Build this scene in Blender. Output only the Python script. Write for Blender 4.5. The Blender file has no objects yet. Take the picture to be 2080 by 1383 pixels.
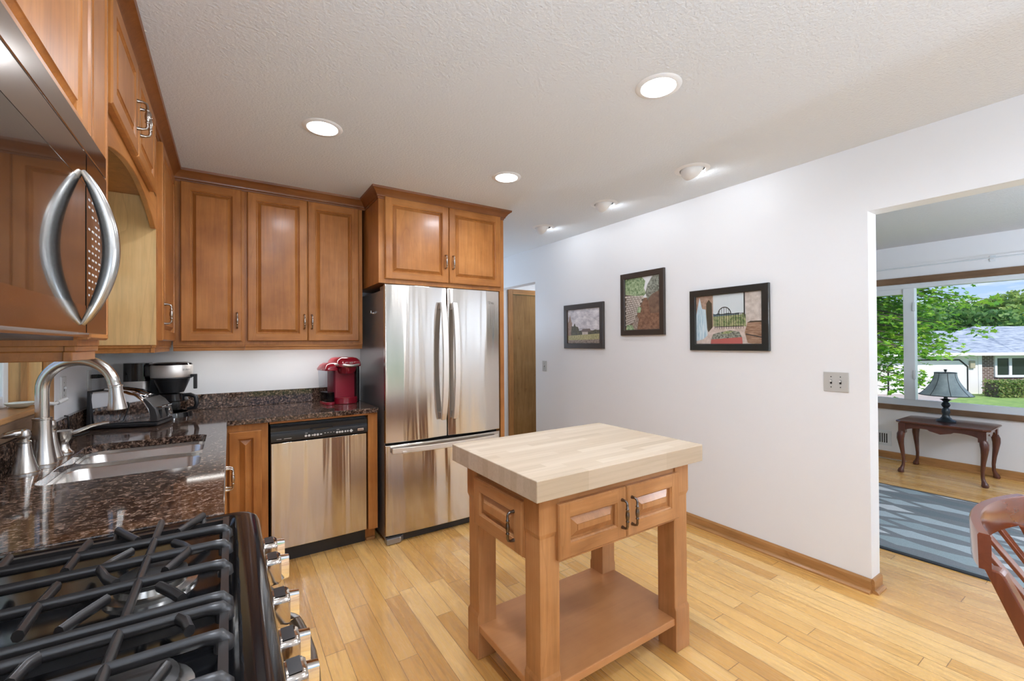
import bpy, math, random
from mathutils import Matrix, Vector, geometry
R = math.radians
SC = bpy.context.scene
COL = SC.collection

# ------------------------------------------------------------------ camera
F = (0.54808848, 0.83639722, 0.00622206)
RT = (0.83641803, -0.54805422, -0.00643835)
UP = (0.00197499, -0.00873303, 0.99995992)
cam = bpy.data.cameras.new('camera')
cam.sensor_fit = 'HORIZONTAL'
cam.sensor_width = 36
cam.lens = 875.65 / 2080 * 36
cam.clip_start = 0.02
cam.clip_end = 400
camo = bpy.data.objects.new('camera', cam)
camo.matrix_world = Matrix(((RT[0], UP[0], -F[0], 0), (RT[1], UP[1], -F[1], 0), (RT[2], UP[2], -F[2], 1.385), (0, 0, 0, 1)))
COL.objects.link(camo)
SC.camera = camo

# ------------------------------------------------------------------ exposure, sky, sun
vs = SC.view_settings
vs.view_transform = 'Standard'
vs.look = 'None'
vs.gamma = 1
vs.exposure = 0.0
vs.use_curve_mapping = False
SKY_STRENGTH = 1.25
SUN_STRENGTH = 4.3
CAN_W = 6.0
EYE_W = 4.2
FILL_PENDANT_W = 28.0
FILL_LIVING_W = 380.0
FILL_UP_W = 98.0
w = bpy.data.worlds.new('sky')
SC.world = w
w.use_nodes = True
nt = w.node_tree
nt.nodes.clear()
N = nt.nodes.new
out = N('ShaderNodeOutputWorld'); bg = N('ShaderNodeBackground')
L = nt.links.new
tc = N('ShaderNodeTexCoord'); sx = N('ShaderNodeSeparateXYZ'); L(tc.outputs['Generated'], sx.inputs[0])
gr = N('ShaderNodeValToRGB'); L(sx.outputs['Z'], gr.inputs['Fac'])
gr.color_ramp.elements[0].position = 0; gr.color_ramp.elements[0].color = (.50, .66, .92, 1)
gr.color_ramp.elements[1].position = .22; gr.color_ramp.elements[1].color = (.20, .40, .84, 1)
mp = N('ShaderNodeMapping'); mp.inputs['Scale'].default_value = (2.2, 2.2, 15)
nz = N('ShaderNodeTexNoise'); nz.inputs['Scale'].default_value = 1.7; nz.inputs['Detail'].default_value = 8; nz.inputs['Roughness'].default_value = .6
rp = N('ShaderNodeValToRGB'); rp.color_ramp.elements[0].position = .47; rp.color_ramp.elements[1].position = .68
mx = N('ShaderNodeMixRGB'); mx.inputs['Color2'].default_value = (1.0, 1.0, 1.02, 1)
L(tc.outputs['Generated'], mp.inputs['Vector']); L(mp.outputs['Vector'], nz.inputs['Vector']); L(nz.outputs['Fac'], rp.inputs['Fac'])
L(rp.outputs['Color'], mx.inputs['Fac']); L(gr.outputs['Color'], mx.inputs['Color1']); L(mx.outputs['Color'], bg.inputs['Color'])
bg.inputs['Strength'].default_value = SKY_STRENGTH
L(bg.outputs['Background'], out.inputs['Surface'])

def light(name, kind, loc, energy, color=(1, 1, 1), rot=None, **kw):
    d = bpy.data.lights.new(name, kind)
    d.energy = energy; d.color = color
    for k, v in kw.items(): setattr(d, k, v)
    o = bpy.data.objects.new(name, d); o.location = loc
    if rot is not None: o.rotation_euler = rot
    COL.objects.link(o)
    return o

def aim(o, target):
    d = Vector(target) - o.location
    o.rotation_euler = d.to_track_quat('-Z', 'Y').to_euler()

sun = light('sun', 'SUN', (-5, -20, 30), SUN_STRENGTH, (1, .96, .9), angle=R(1))
aim(sun, Vector((-5, -20, 30)) + Vector((.35, .72, -.85)))
# daylight portals in the window openings
p1 = light('kitchen_window_portal', 'AREA', (-.86, 2.235, 1.55), 1, shape='RECTANGLE', size=.9, size_y=.78)
aim(p1, (1, 2.235, 1.55)); p1.data.cycles.is_portal = True
p2 = light('living_window_portal', 'AREA', (6.72, .9, 1.36), 1, shape='RECTANGLE', size=3.6, size_y=1.34)
aim(p2, (0, .9, 1.36)); p2.data.cycles.is_portal = True
p3 = light('patio_door_portal', 'AREA', (1.2, -3.4, 1.05), 1, shape='RECTANGLE', size=1.8, size_y=2.1)
aim(p3, (1.2, 0, 1.05)); p3.data.cycles.is_portal = True

# ------------------------------------------------------------------ mesh helpers
class MB:
    def __init__(s): s.v = []; s.f = []; s.m = []
    def add(s, vs_, fs_, m=0):
        o = len(s.v); s.v += [tuple(p) for p in vs_]
        for f in fs_: s.f.append(tuple(i + o for i in f)); s.m.append(m)
        return s
    def box(s, a, b, m=0):
        x0, y0, z0 = [min(p, q) for p, q in zip(a, b)]; x1, y1, z1 = [max(p, q) for p, q in zip(a, b)]
        return s.add([(x0, y0, z0), (x1, y0, z0), (x1, y1, z0), (x0, y1, z0), (x0, y0, z1), (x1, y0, z1), (x1, y1, z1), (x0, y1, z1)],
                     [(3, 2, 1, 0), (4, 5, 6, 7), (0, 1, 5, 4), (1, 2, 6, 5), (2, 3, 7, 6), (3, 0, 4, 7)], m)
    def quad(s, a, b, c, d, m=0): return s.add([a, b, c, d], [(0, 1, 2, 3)], m)
    def poly(s, pts, m=0): return s.add(pts, [tuple(range(len(pts)))], m)
    def prism(s, poly, axis, a, b, m=0):
        n = len(poly)
        def P(p, t): return {'x': (t, p[0], p[1]), 'y': (p[0], t, p[1]), 'z': (p[0], p[1], t)}[axis]
        vs_ = [P(p, a) for p in poly] + [P(p, b) for p in poly]
        fs = [tuple(range(n - 1, -1, -1)), tuple(range(n, 2 * n))] + [(i, (i + 1) % n, (i + 1) % n + n, i + n) for i in range(n)]
        return s.add(vs_, fs, m)
    def tube(s, pts, r, seg=10, m=0, cap=True, sq=1.0):
        pts = [Vector(p) for p in pts]; n = len(pts)
        rs = r if isinstance(r, (list, tuple)) else [r] * n
        vs_ = []; up = None
        for i, p in enumerate(pts):
            t = (pts[min(i + 1, n - 1)] - pts[max(i - 1, 0)]).normalized()
            if up is None:
                up = Vector((0, 0, 1)) if abs(t.z) < .9 else Vector((1, 0, 0))
            a = (up - t * up.dot(t)).normalized(); b = t.cross(a); up = a
            for k in range(seg):
                q = 2 * math.pi * k / seg
                vs_.append(p + (a * math.cos(q) + b * math.sin(q) * sq) * rs[i])
        fs = []
        for i in range(n - 1):
            for k in range(seg):
                fs.append((i * seg + k, i * seg + (k + 1) % seg, (i + 1) * seg + (k + 1) % seg, (i + 1) * seg + k))
        if cap: fs.append(tuple(range(seg - 1, -1, -1))); fs.append(tuple((n - 1) * seg + k for k in range(seg)))
        return s.add(vs_, fs, m)
    def lathe(s, prof, c=(0, 0, 0), seg=32, m=0, axis='z', a0=0, a1=2 * math.pi):
        vs_ = []; n = len(prof); full = abs(a1 - a0 - 2 * math.pi) < 1e-6
        K = seg if full else seg + 1
        for r, z in prof:
            for k in range(K):
                q = a0 + (a1 - a0) * k / seg
                x, y = r * math.cos(q), r * math.sin(q)
                p = {'z': (x, y, z), 'y': (x, -z, y), 'x': (z, x, y)}[axis]
                vs_.append((p[0] + c[0], p[1] + c[1], p[2] + c[2]))
        fs = []
        for i in range(n - 1):
            for k in range(seg):
                k2 = (k + 1) % K
                fs.append((i * K + k, i * K + k2, (i + 1) * K + k2, (i + 1) * K + k))
        if full:
            if prof[0][0] > 1e-5: fs.append(tuple(range(K - 1, -1, -1)))
            if prof[-1][0] > 1e-5: fs.append(tuple((n - 1) * K + k for k in range(K)))
        return s.add(vs_, fs, m)
    def bar(s, a, b, wd, ht, m=0):
        """a straight rectangular bar from a to b"""
        a = Vector(a); b = Vector(b); t = (b - a).normalized()
        up = Vector((0, 0, 1)) if abs(t.z) < .95 else Vector((0, 1, 0))
        u = (up - t * up.dot(t)).normalized(); v = t.cross(u)
        vs_ = [p + v * i * wd / 2 + u * j * ht / 2 for p in (a, b) for i, j in ((-1, -1), (1, -1), (1, 1), (-1, 1))]
        return s.add(vs_, [(3, 2, 1, 0), (4, 5, 6, 7), (0, 1, 5, 4), (1, 2, 6, 5), (2, 3, 7, 6), (3, 0, 4, 7)], m)
    def rings(s, rings, m=0, cap0=False, cap1=False, mats=None):
        n = len(rings[0]); o = []
        for r in rings: o += list(r)
        fs = []
        for i in range(len(rings) - 1):
            for k in range(n): fs.append((i * n + k, i * n + (k + 1) % n, (i + 1) * n + (k + 1) % n, (i + 1) * n + k))
        if cap0: fs.append(tuple(range(n - 1, -1, -1)))
        if cap1: fs.append(tuple((len(rings) - 1) * n + k for k in range(n)))
        return s.add(o, fs, m)
    def build(s, name, mats, parent=None, loc=(0, 0, 0), rot=(0, 0, 0), bev=0, smooth=None, seg=2, fix=True):
        me = bpy.data.meshes.new(name)
        me.from_pydata([tuple(p) for p in s.v], [], s.f)
        mats = mats if isinstance(mats, (list, tuple)) else [mats]
        for mm in mats: me.materials.append(mm)
        me.polygons.foreach_set('material_index', s.m)
        if fix:
            import bmesh
            bm = bmesh.new(); bm.from_mesh(me)
            bmesh.ops.remove_doubles(bm, verts=bm.verts, dist=1e-6)
            bmesh.ops.recalc_face_normals(bm, faces=bm.faces)
            bm.to_mesh(me); bm.free()
        if smooth is not None:
            me.polygons.foreach_set('use_smooth', [True] * len(me.polygons))
            me.set_sharp_from_angle(angle=R(smooth))
        me.update()
        o = bpy.data.objects.new(name, me)
        o.location = loc; o.rotation_euler = rot
        if parent is not None: o.parent = parent
        COL.objects.link(o)
        if bev:
            b = o.modifiers.new('bevel', 'BEVEL'); b.width = bev; b.segments = seg; b.limit_method = 'ANGLE'; b.angle_limit = R(40)
            b.harden_normals = False
        return o

def tag(o, label=None, cat=None, group=None, kind=None):
    if label: o['label'] = label
    if cat: o['category'] = cat
    if group: o['group'] = group
    if kind: o['kind'] = kind
    return o

def thing(name, label, cat, loc=(0, 0, 0), rz=0, group=None):
    o = bpy.data.objects.new(name, None); o.empty_display_size = .1
    o.location = loc; o.rotation_euler = (0, 0, rz); COL.objects.link(o)
    return tag(o, label, cat, group)

def struct(o): o['kind'] = 'structure'; return o

def copy_tree(o, parent=None):
    c = o.copy(); COL.objects.link(c); c.parent = parent
    for ch in [x for x in list(o.children)]: copy_tree(ch, c)
    return c

def text_mesh(name, body, size, mat, parent, loc, rot, extrude=.0004, align='CENTER', bold=0):
    cu = bpy.data.curves.new(name, 'FONT'); cu.body = body; cu.size = size; cu.extrude = extrude; cu.align_x = align; cu.align_y = 'CENTER'; cu.offset = bold
    t = bpy.data.objects.new(name + '_source', cu); COL.objects.link(t)
    dg = bpy.context.evaluated_depsgraph_get()
    me = bpy.data.meshes.new_from_object(t.evaluated_get(dg)); me.name = name
    bpy.data.objects.remove(t); bpy.data.curves.remove(cu)
    me.materials.clear(); me.materials.append(mat)
    o = bpy.data.objects.new(name, me); o.parent = parent; o.location = loc; o.rotation_euler = rot; COL.objects.link(o)
    return o

def arc(cx, cy, r, a0, a1, n): return [(cx + r * math.cos(R(a0 + (a1 - a0) * i / n)), cy + r * math.sin(R(a0 + (a1 - a0) * i / n))) for i in range(n + 1)]
def rrect(x0, y0, x1, y1, r, n=5):
    return arc(x1 - r, y0 + r, r, -90, 0, n) + arc(x1 - r, y1 - r, r, 0, 90, n) + arc(x0 + r, y1 - r, r, 90, 180, n) + arc(x0 + r, y0 + r, r, 180, 270, n)

# ------------------------------------------------------------------ materials
def mat(name):
    m = bpy.data.materials.new(name); m.use_nodes = True
    n = m.node_tree; b = n.nodes['Principled BSDF']
    return m, n, b
def plain(name, col, rough=.5, metal=0, spec=None, coat=0, emit=None, estr=0, alpha=None):
    m, n, b = mat(name)
    b.inputs['Base Color'].default_value = (*col, 1); b.inputs['Roughness'].default_value = rough; b.inputs['Metallic'].default_value = metal
    if spec is not None: b.inputs['Specular IOR Level'].default_value = spec
    if coat: b.inputs['Coat Weight'].default_value = coat; b.inputs['Coat Roughness'].default_value = .1
    if emit: b.inputs['Emission Color'].default_value = (*emit, 1); b.inputs['Emission Strength'].default_value = estr
    return m
def coords(n, scale, out='Object', rnd=True, rot=(0, 0, 0)):
    t = n.nodes.new('ShaderNodeTexCoord'); mp = n.nodes.new('ShaderNodeMapping'); mp.inputs['Scale'].default_value = scale; mp.inputs['Rotation'].default_value = rot
    src = t.outputs[out]
    if rnd:
        oi = n.nodes.new('ShaderNodeObjectInfo'); ad = n.nodes.new('ShaderNodeVectorMath'); ad.operation = 'MULTIPLY_ADD'
        ad.inputs[0].default_value = (1, 1, 1)
        cm = n.nodes.new('ShaderNodeCombineXYZ'); mu = n.nodes.new('ShaderNodeMath'); mu.operation = 'MULTIPLY'; mu.inputs[1].default_value = 37.0
        n.links.new(oi.outputs['Random'], mu.inputs[0])
        for i in range(3): n.links.new(mu.outputs[0], cm.inputs[i])
        n.links.new(src, ad.inputs[0]); ad.inputs[1].default_value = (1, 1, 1); n.links.new(cm.outputs[0], ad.inputs[2])
        src = ad.outputs[0]
    n.links.new(src, mp.inputs['Vector'])
    return mp.outputs['Vector']
def noise(n, vec, scale, detail=4, rough=.5, dist=0):
    t = n.nodes.new('ShaderNodeTexNoise'); t.inputs['Scale'].default_value = scale; t.inputs['Detail'].default_value = detail
    t.inputs['Roughness'].default_value = rough; t.inputs['Distortion'].default_value = dist
    n.links.new(vec, t.inputs['Vector']); return t.outputs['Fac']
def ramp(n, fac, stops, interp='LINEAR'):
    t = n.nodes.new('ShaderNodeValToRGB'); cr = t.color_ramp; cr.interpolation = interp
    while len(cr.elements) < len(stops): cr.elements.new(.5)
    for e, (p, c) in zip(cr.elements, stops): e.position = p; e.color = (*c, 1) if len(c) == 3 else c
    n.links.new(fac, t.inputs['Fac']); return t.outputs['Color']
def mix(n, fac, a, b, mode='MIX'):
    t = n.nodes.new('ShaderNodeMixRGB'); t.blend_type = mode
    for i, x in (('Fac', fac), ('Color1', a), ('Color2', b)):
        if isinstance(x, (int, float)): t.inputs[i].default_value = x
        elif isinstance(x, tuple): t.inputs[i].default_value = (*x, 1) if len(x) == 3 else x
        else: n.links.new(x, t.inputs[i])
    return t.outputs['Color']
def bump(n, b, h, strength=.2, dist=.01):
    t = n.nodes.new('ShaderNodeBump'); t.inputs['Strength'].default_value = strength; t.inputs['Distance'].default_value = dist
    n.links.new(h, t.inputs['Height']); n.links.new(t.outputs['Normal'], b.inputs['Normal'])
def mth(n, op, a, b=None):
    t = n.nodes.new('ShaderNodeMath'); t.operation = op
    for i, x in enumerate((a, b)):
        if x is None: continue
        if isinstance(x, (int, float)): t.inputs[i].default_value = x
        else: n.links.new(x, t.inputs[i])
    return t.outputs[0]

def wood(name, lo, mid, hi, axis='z', rough=.34, coat=.14, grain=.45, cathedral=.45, blotch=True):
    m, n, b = mat(name)
    along = {'x': (.9, 14, 14), 'y': (14, .9, 14), 'z': (14, 14, .9)}[axis]
    v = coords(n, along)
    g = noise(n, v, 3.0, 8, .65)
    v2 = coords(n, tuple(.25 * a for a in along))
    c = noise(n, v2, 1.6, 2, .5, 1.2)
    wv = mth(n, 'FRACT', mth(n, 'MULTIPLY', c, 9.0))
    v3 = coords(n, (3, 3, 3))
    bl = noise(n, v3, 1.1, 4, .55)
    base = ramp(n, bl, [(.3, lo), (.5, mid), (.7, hi)]) if blotch else mix(n, 0, mid, mid)
    col = mix(n, grain, base, ramp(n, g, [(.3, tuple(.55 * x for x in mid)), (.55, mid), (.75, hi)]), 'MIX')
    lines = ramp(n, wv, [(0, (.72, .66, .6)), (.12, (1, 1, 1)), (1, (1, 1, 1))])
    col = mix(n, cathedral, col, lines, 'MULTIPLY')
    n.links.new(col, b.inputs['Base Color'])
    b.inputs['Roughness'].default_value = rough
    b.inputs['Coat Weight'].default_value = coat; b.inputs['Coat Roughness'].default_value = .16
    b.inputs['Specular IOR Level'].default_value = .35
    return m

M = {}
CAB = ((.25, .080, .015), (.43, .162, .037), (.60, .265, .078))
ISL = ((.29, .115, .034), (.46, .205, .072), (.61, .315, .135))
CROWN_SHADED = ((.17, .050, .012), (.25, .085, .022), (.34, .13, .04))  # same wood as the cabinets, darkened for shade on the downward-facing crown
M['crown'] = wood('shaded_crown_wood', *CROWN_SHADED, axis='x')
for ax in 'xyz':
    M['cab_' + ax] = wood('stained_maple_' + ax, *CAB, axis=ax)
    M['island_' + ax] = wood('island_maple_' + ax, *ISL, axis=ax)
    M['oak_' + ax] = wood('golden_oak_' + ax, (.36, .17, .055), (.45, .22, .075), (.55, .29, .11), axis=ax, grain=.6, cathedral=.5)
    M['pale_' + ax] = wood('pale_maple_' + ax, (.62, .36, .14), (.72, .45, .19), (.80, .55, .27), axis=ax)  # pale wood, with sun through the sink window put into its colour
    M['cherry_' + ax] = wood('dark_cherry_' + ax, (.07, .018, .010), (.10, .028, .016), (.15, .045, .026), axis=ax, rough=.2, coat=.5)
    M['chair_' + ax] = wood('reddish_chair_wood_' + ax, (.12, .028, .010), (.19, .045, .016), (.27, .075, .028), axis=ax, rough=.15, coat=.6)
    M['weathered_' + ax] = wood('brown_window_trim_' + ax, (.13, .075, .04), (.19, .11, .06), (.27, .17, .10), axis=ax, rough=.5, coat=0)
M['door_oak'] = wood('flat_oak_veneer', (.24, .12, .04), (.32, .175, .06), (.42, .25, .10), axis='z', grain=.55, cathedral=.8, rough=.28)

def planks():
    m, n, b = mat('oak_strip_floor')
    t = n.nodes.new('ShaderNodeTexCoord'); sp = n.nodes.new('ShaderNodeSeparateXYZ'); n.links.new(t.outputs['Object'], sp.inputs[0])
    X = mth(n, 'DIVIDE', sp.outputs[0], .0875); row = mth(n, 'FLOOR', X); fx = mth(n, 'FRACT', X)
    wn = n.nodes.new('ShaderNodeTexWhiteNoise'); wn.noise_dimensions = '1D'; n.links.new(row, wn.inputs['W'])
    Yl = mth(n, 'ADD', mth(n, 'DIVIDE', sp.outputs[1], 1.05), mth(n, 'MULTIPLY', wn.outputs['Value'], 7.31)); seg = mth(n, 'FLOOR', Yl); fy = mth(n, 'FRACT', Yl)
    cb = n.nodes.new('ShaderNodeCombineXYZ'); n.links.new(row, cb.inputs[0]); n.links.new(seg, cb.inputs[1])
    wn2 = n.nodes.new('ShaderNodeTexWhiteNoise'); wn2.noise_dimensions = '2D'; n.links.new(cb.outputs[0], wn2.inputs['Vector'])
    base = ramp(n, wn2.outputs['Value'], [(0, (.62, .32, .085)), (.45, (.75, .42, .125)), (.8, (.81, .48, .155)), (1, (.86, .54, .20))])
    mp = n.nodes.new('ShaderNodeVectorMath'); mp.operation = 'MULTIPLY'; mp.inputs[1].default_value = (26, 1.6, 1)
    ad = n.nodes.new('ShaderNodeVectorMath'); ad.operation = 'MULTIPLY_ADD'; n.links.new(wn2.outputs['Color'], ad.inputs[0]); ad.inputs[1].default_value = (40, 40, 40)
    n.links.new(t.outputs['Object'], mp.inputs[0]); n.links.new(mp.outputs[0], ad.inputs[2])
    g = noise(n, ad.outputs[0], 2.2, 7, .62, .4)
    col = mix(n, .5, base, ramp(n, g, [(.32, (.55, .50, .45)), (.5, (1, 1, 1)), (.7, (1.08, 1.08, 1.08))]), 'MULTIPLY')
    ex = mth(n, 'LESS_THAN', fx, .030); ey = mth(n, 'LESS_THAN', fy, .0028)
    e = mth(n, 'MAXIMUM', ex, ey)
    col = mix(n, mth(n, 'MULTIPLY', e, .75), col, (.16, .07, .025))
    n.links.new(col, b.inputs['Base Color'])
    n.links.new(ramp(n, g, [(.3, (.34, .34, .34)), (.7, (.22, .22, .22))]), b.inputs['Roughness'])
    b.inputs['Coat Weight'].default_value = .2; b.inputs['Coat Roughness'].default_value = .12
    bump(n, b, mth(n, 'SUBTRACT', 1, e), .15, .002)
    return m
M['floor'] = planks()

def granite():
    m, n, b = mat('dark_brown_granite')
    v = coords(n, (1, 1, 1), rnd=False)
    a = noise(n, v, 78, 6, .72, .5); c = noise(n, v, 40, 4, .7); d = noise(n, v, 9, 3, .5)
    vo = n.nodes.new('ShaderNodeTexVoronoi'); vo.inputs['Scale'].default_value = 95; n.links.new(v, vo.inputs['Vector'])
    col = ramp(n, a, [(.36, (.007, .006, .006)), (.46, (.035, .020, .014)), (.54, (.13, .075, .05)), (.63, (.34, .23, .17)), (.76, (.55, .45, .40))])
    col = mix(n, ramp(n, c, [(.50, (0, 0, 0)), (.75, (1, 1, 1))]), col, (.012, .011, .013))
    col = mix(n, ramp(n, vo.outputs['Distance'], [(0, (.6, .6, .6)), (.18, (0, 0, 0))]), col, (.20, .13, .095))
    n.links.new(col, b.inputs['Base Color'])
    b.inputs['Roughness'].default_value = .06; b.inputs['Specular IOR Level'].default_value = .6
    return m
M['granite'] = granite()

def steel(name, col, rough, an=.75, wave=.25, arot=0.0):
    m, n, b = mat(name)
    b.inputs['Base Color'].default_value = (*col, 1); b.inputs['Metallic'].default_value = 1; b.inputs['Roughness'].default_value = rough
    b.inputs['Anisotropic'].default_value = an; b.inputs['Anisotropic Rotation'].default_value = arot
    tg = n.nodes.new('ShaderNodeTangent'); tg.direction_type = 'RADIAL'; tg.axis = 'Z'; n.links.new(tg.outputs[0], b.inputs['Tangent'])
    if wave:
        v = coords(n, (9, 0.0, .55)); bump(n, b, noise(n, v, 1.0, 2, .35, .3), wave, .03)
    return m
M['steel'] = steel('brushed_stainless', (.62, .575, .525), .15, .92, .32, .25)
M['steel_side'] = plain('grey_fridge_side', (.34, .34, .345), .28, .7)
M['steel_handle'] = plain('satin_steel', (.80, .77, .73), .48, 1)
M['nickel'] = plain('brushed_nickel', (.64, .61, .57), .24, 1)
M['sink'] = plain('sink_steel', (.66, .64, .61), .27, 1)
M['chrome'] = plain('polished_chrome', (.86, .86, .87), .05, 1)
M['pewter'] = plain('aged_pewter', (.17, .145, .13), .26, 1)
M['antique'] = plain('antique_nickel', (.40, .345, .30), .25, 1)
M['dark_steel'] = plain('dark_brushed_steel', (.24, .215, .19), .28, 1)
M['mw_handle'] = plain('satin_grey_steel', (.47, .455, .43), .24, 1)
M['mw_steel'] = plain('bronze_grey_steel', (.46, .40, .35), .13, 1)
M['black_glass'] = plain('black_glass', (.012, .010, .009), .02, 0, 1.0, 1.0)
M['black_gloss'] = plain('black_enamel', (.008, .008, .009), .10, 0, .6)
M['black_plastic'] = plain('black_plastic', (.018, .018, .019), .32)
M['black_matte'] = plain('black_recess', (.006, .006, .006), .8)
M['iron'] = plain('cast_iron', (.022, .019, .018), .30, .1, .7)
M['burner'] = plain('burner_cap', (.05, .047, .045), .45, .3)
M['white'] = plain('white_paint', (.80, .80, .79), .5)
M['trim_white'] = plain('white_lamp_trim', (.86, .86, .85), .4)
M['vinyl'] = plain('white_vinyl', (.74, .78, .80), .35)
M['plate'] = plain('almond_switch_plate', (.50, .49, .46), .4)
M['plate_white'] = plain('white_plastic', (.70, .69, .66), .4)
M['ink'] = plain('white_print', (.62, .60, .56), .5)
M['dark_print'] = plain('dark_print', (.02, .02, .02), .5)
M['badge'] = plain('silver_badge', (.75, .62, .52), .3, .8)
M['red'] = plain('red_plastic', (.30, .008, .022), .16, 0, .6, .6)
M['red_matte'] = plain('red_satin_plastic', (.33, .022, .04), .35)
M['glow'] = plain('lamp_glow', (1, 1, 1), .5, emit=(1, .97, .92), estr=9)
M['brass'] = plain('aged_hinge', (.12, .09, .06), .4, .8)
M['lamp_metal'] = plain('dark_pewter_lamp', (.035, .045, .05), .3, .5)
M['rubber'] = plain('black_cord', (.012, .012, .012), .5)
M['cream'] = plain('cream_ceramic', (.62, .66, .58), .2)

def walls(name, col, bs=.08, scale=220, rough=.6):
    m, n, b = mat(name); b.inputs['Base Color'].default_value = (*col, 1); b.inputs['Roughness'].default_value = rough
    v = coords(n, (1, 1, 1), rnd=False); bump(n, b, noise(n, v, scale, 3, .6), bs, .004); return m
M['wall'] = walls('white_wall_paint', (.84, .84, .84), .05, 180, .45)
M['ceiling'] = walls('textured_ceiling', (.76, .79, .81), 1.0, 80, .8)
M['popcorn'] = walls('popcorn_ceiling', (.66, .66, .66), 1.0, 75, .9)

def glass(name, tint=(1, 1, 1), ior=1.45):
    m, n, b = mat(name); n.nodes.remove(b)
    o = n.nodes['Material Output']; t = n.nodes.new('ShaderNodeBsdfTransparent'); g = n.nodes.new('ShaderNodeBsdfGlossy'); f = n.nodes.new('ShaderNodeFresnel'); x = n.nodes.new('ShaderNodeMixShader')
    t.inputs['Color'].default_value = (*tint, 1); g.inputs['Roughness'].default_value = 0; f.inputs['IOR'].default_value = ior
    ge = n.nodes.new('ShaderNodeNewGeometry')
    n.links.new(mth(n, 'MULTIPLY', f.outputs[0], mth(n, 'SUBTRACT', 1.0, ge.outputs['Backfacing'])), x.inputs[0]); n.links.new(t.outputs[0], x.inputs[1]); n.links.new(g.outputs[0], x.inputs[2]); n.links.new(x.outputs[0], o.inputs['Surface'])
    return m
M['glass'] = glass('window_glass')
M['clear'] = glass('clear_plastic', (.82, .85, .88))
M['carafe'] = glass('carafe_glass', (.75, .72, .68))

def butcher():
    m, n, b = mat('butcher_block')
    t = n.nodes.new('ShaderNodeTexCoord'); sp = n.nodes.new('ShaderNodeSeparateXYZ'); n.links.new(t.outputs['Object'], sp.inputs[0])
    row = mth(n, 'FLOOR', mth(n, 'DIVIDE', sp.outputs[1], .042))
    wn = n.nodes.new('ShaderNodeTexWhiteNoise'); wn.noise_dimensions = '1D'; n.links.new(row, wn.inputs['W'])
    off = mth(n, 'ADD', mth(n, 'DIVIDE', sp.outputs[0], .45), mth(n, 'MULTIPLY', wn.outputs['Value'], 5.0)); cb = n.nodes.new('ShaderNodeCombineXYZ'); n.links.new(row, cb.inputs[0]); n.links.new(mth(n, 'FLOOR', off), cb.inputs[1])
    w2 = n.nodes.new('ShaderNodeTexWhiteNoise'); w2.noise_dimensions = '2D'; n.links.new(cb.outputs[0], w2.inputs['Vector'])
    base = ramp(n, w2.outputs['Value'], [(0, (.50, .385, .26)), (.5, (.58, .46, .33)), (1, (.64, .53, .40))])
    v = coords(n, (1.2, 30, 30), rnd=False); g = noise(n, v, 2.5, 6, .6)
    col = mix(n, .35, base, ramp(n, g, [(.3, (.7, .66, .6)), (.55, (1, 1, 1))]), 'MULTIPLY')
    n.links.new(col, b.inputs['Base Color']); b.inputs['Roughness'].default_value = .42
    return m
M['butcher'] = butcher()

def rug():
    m, n, b = mat('leaf_pattern_rug')
    v = coords(n, (1, 1, 1), rnd=False); sp = n.nodes.new('ShaderNodeSeparateXYZ'); n.links.new(v, sp.inputs[0])
    x, y = sp.outputs[0], sp.outputs[1]
    # two families of wavy lines cross each other and leave pointed leaves between them
    wob = mth(n, 'MULTIPLY', mth(n, 'SINE', mth(n, 'MULTIPLY', y, 4.2)), 1.9)
    def fam(k): return mth(n, 'DIVIDE', mth(n, 'ADD', mth(n, 'MULTIPLY', x, 15.0), mth(n, 'ADD', mth(n, 'MULTIPLY', wob, k), mth(n, 'MULTIPLY', y, .25 * k))), math.pi)
    p, q = fam(1.0), fam(-1.0)
    da = mth(n, 'ABSOLUTE', mth(n, 'SUBTRACT', mth(n, 'FRACT', p), .5)); dc = mth(n, 'ABSOLUTE', mth(n, 'SUBTRACT', mth(n, 'FRACT', q), .5))
    cb = n.nodes.new('ShaderNodeCombineXYZ'); n.links.new(mth(n, 'FLOOR', p), cb.inputs[0]); n.links.new(mth(n, 'FLOOR', q), cb.inputs[1])
    wn = n.nodes.new('ShaderNodeTexWhiteNoise'); wn.noise_dimensions = '2D'; n.links.new(cb.outputs[0], wn.inputs['Vector'])
    cell = ramp(n, wn.outputs['Value'], [(0, (.07, .12, .14)), (.05, (.38, .47, .50)), (.45, (.50, .59, .62)), (.72, (.70, .74, .75)), (.93, (.20, .24, .255))], 'CONSTANT')
    band = mth(n, 'MAXIMUM', mth(n, 'GREATER_THAN', da, .36), mth(n, 'GREATER_THAN', dc, .36))
    fine = noise(n, v, 260, 2, .7)
    col = mix(n, band, cell, (.24, .265, .28))
    col = mix(n, .45, col, ramp(n, fine, [(.3, (.55, .55, .55)), (.7, (1.25, 1.25, 1.25))]), 'MULTIPLY')
    n.links.new(col, b.inputs['Base Color']); b.inputs['Roughness'].default_value = .95
    bump(n, b, fine, .6, .01); return m
M['rug'] = rug()
M['rug_edge'] = plain('dark_rug_binding', (.03, .035, .04), .9)

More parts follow.
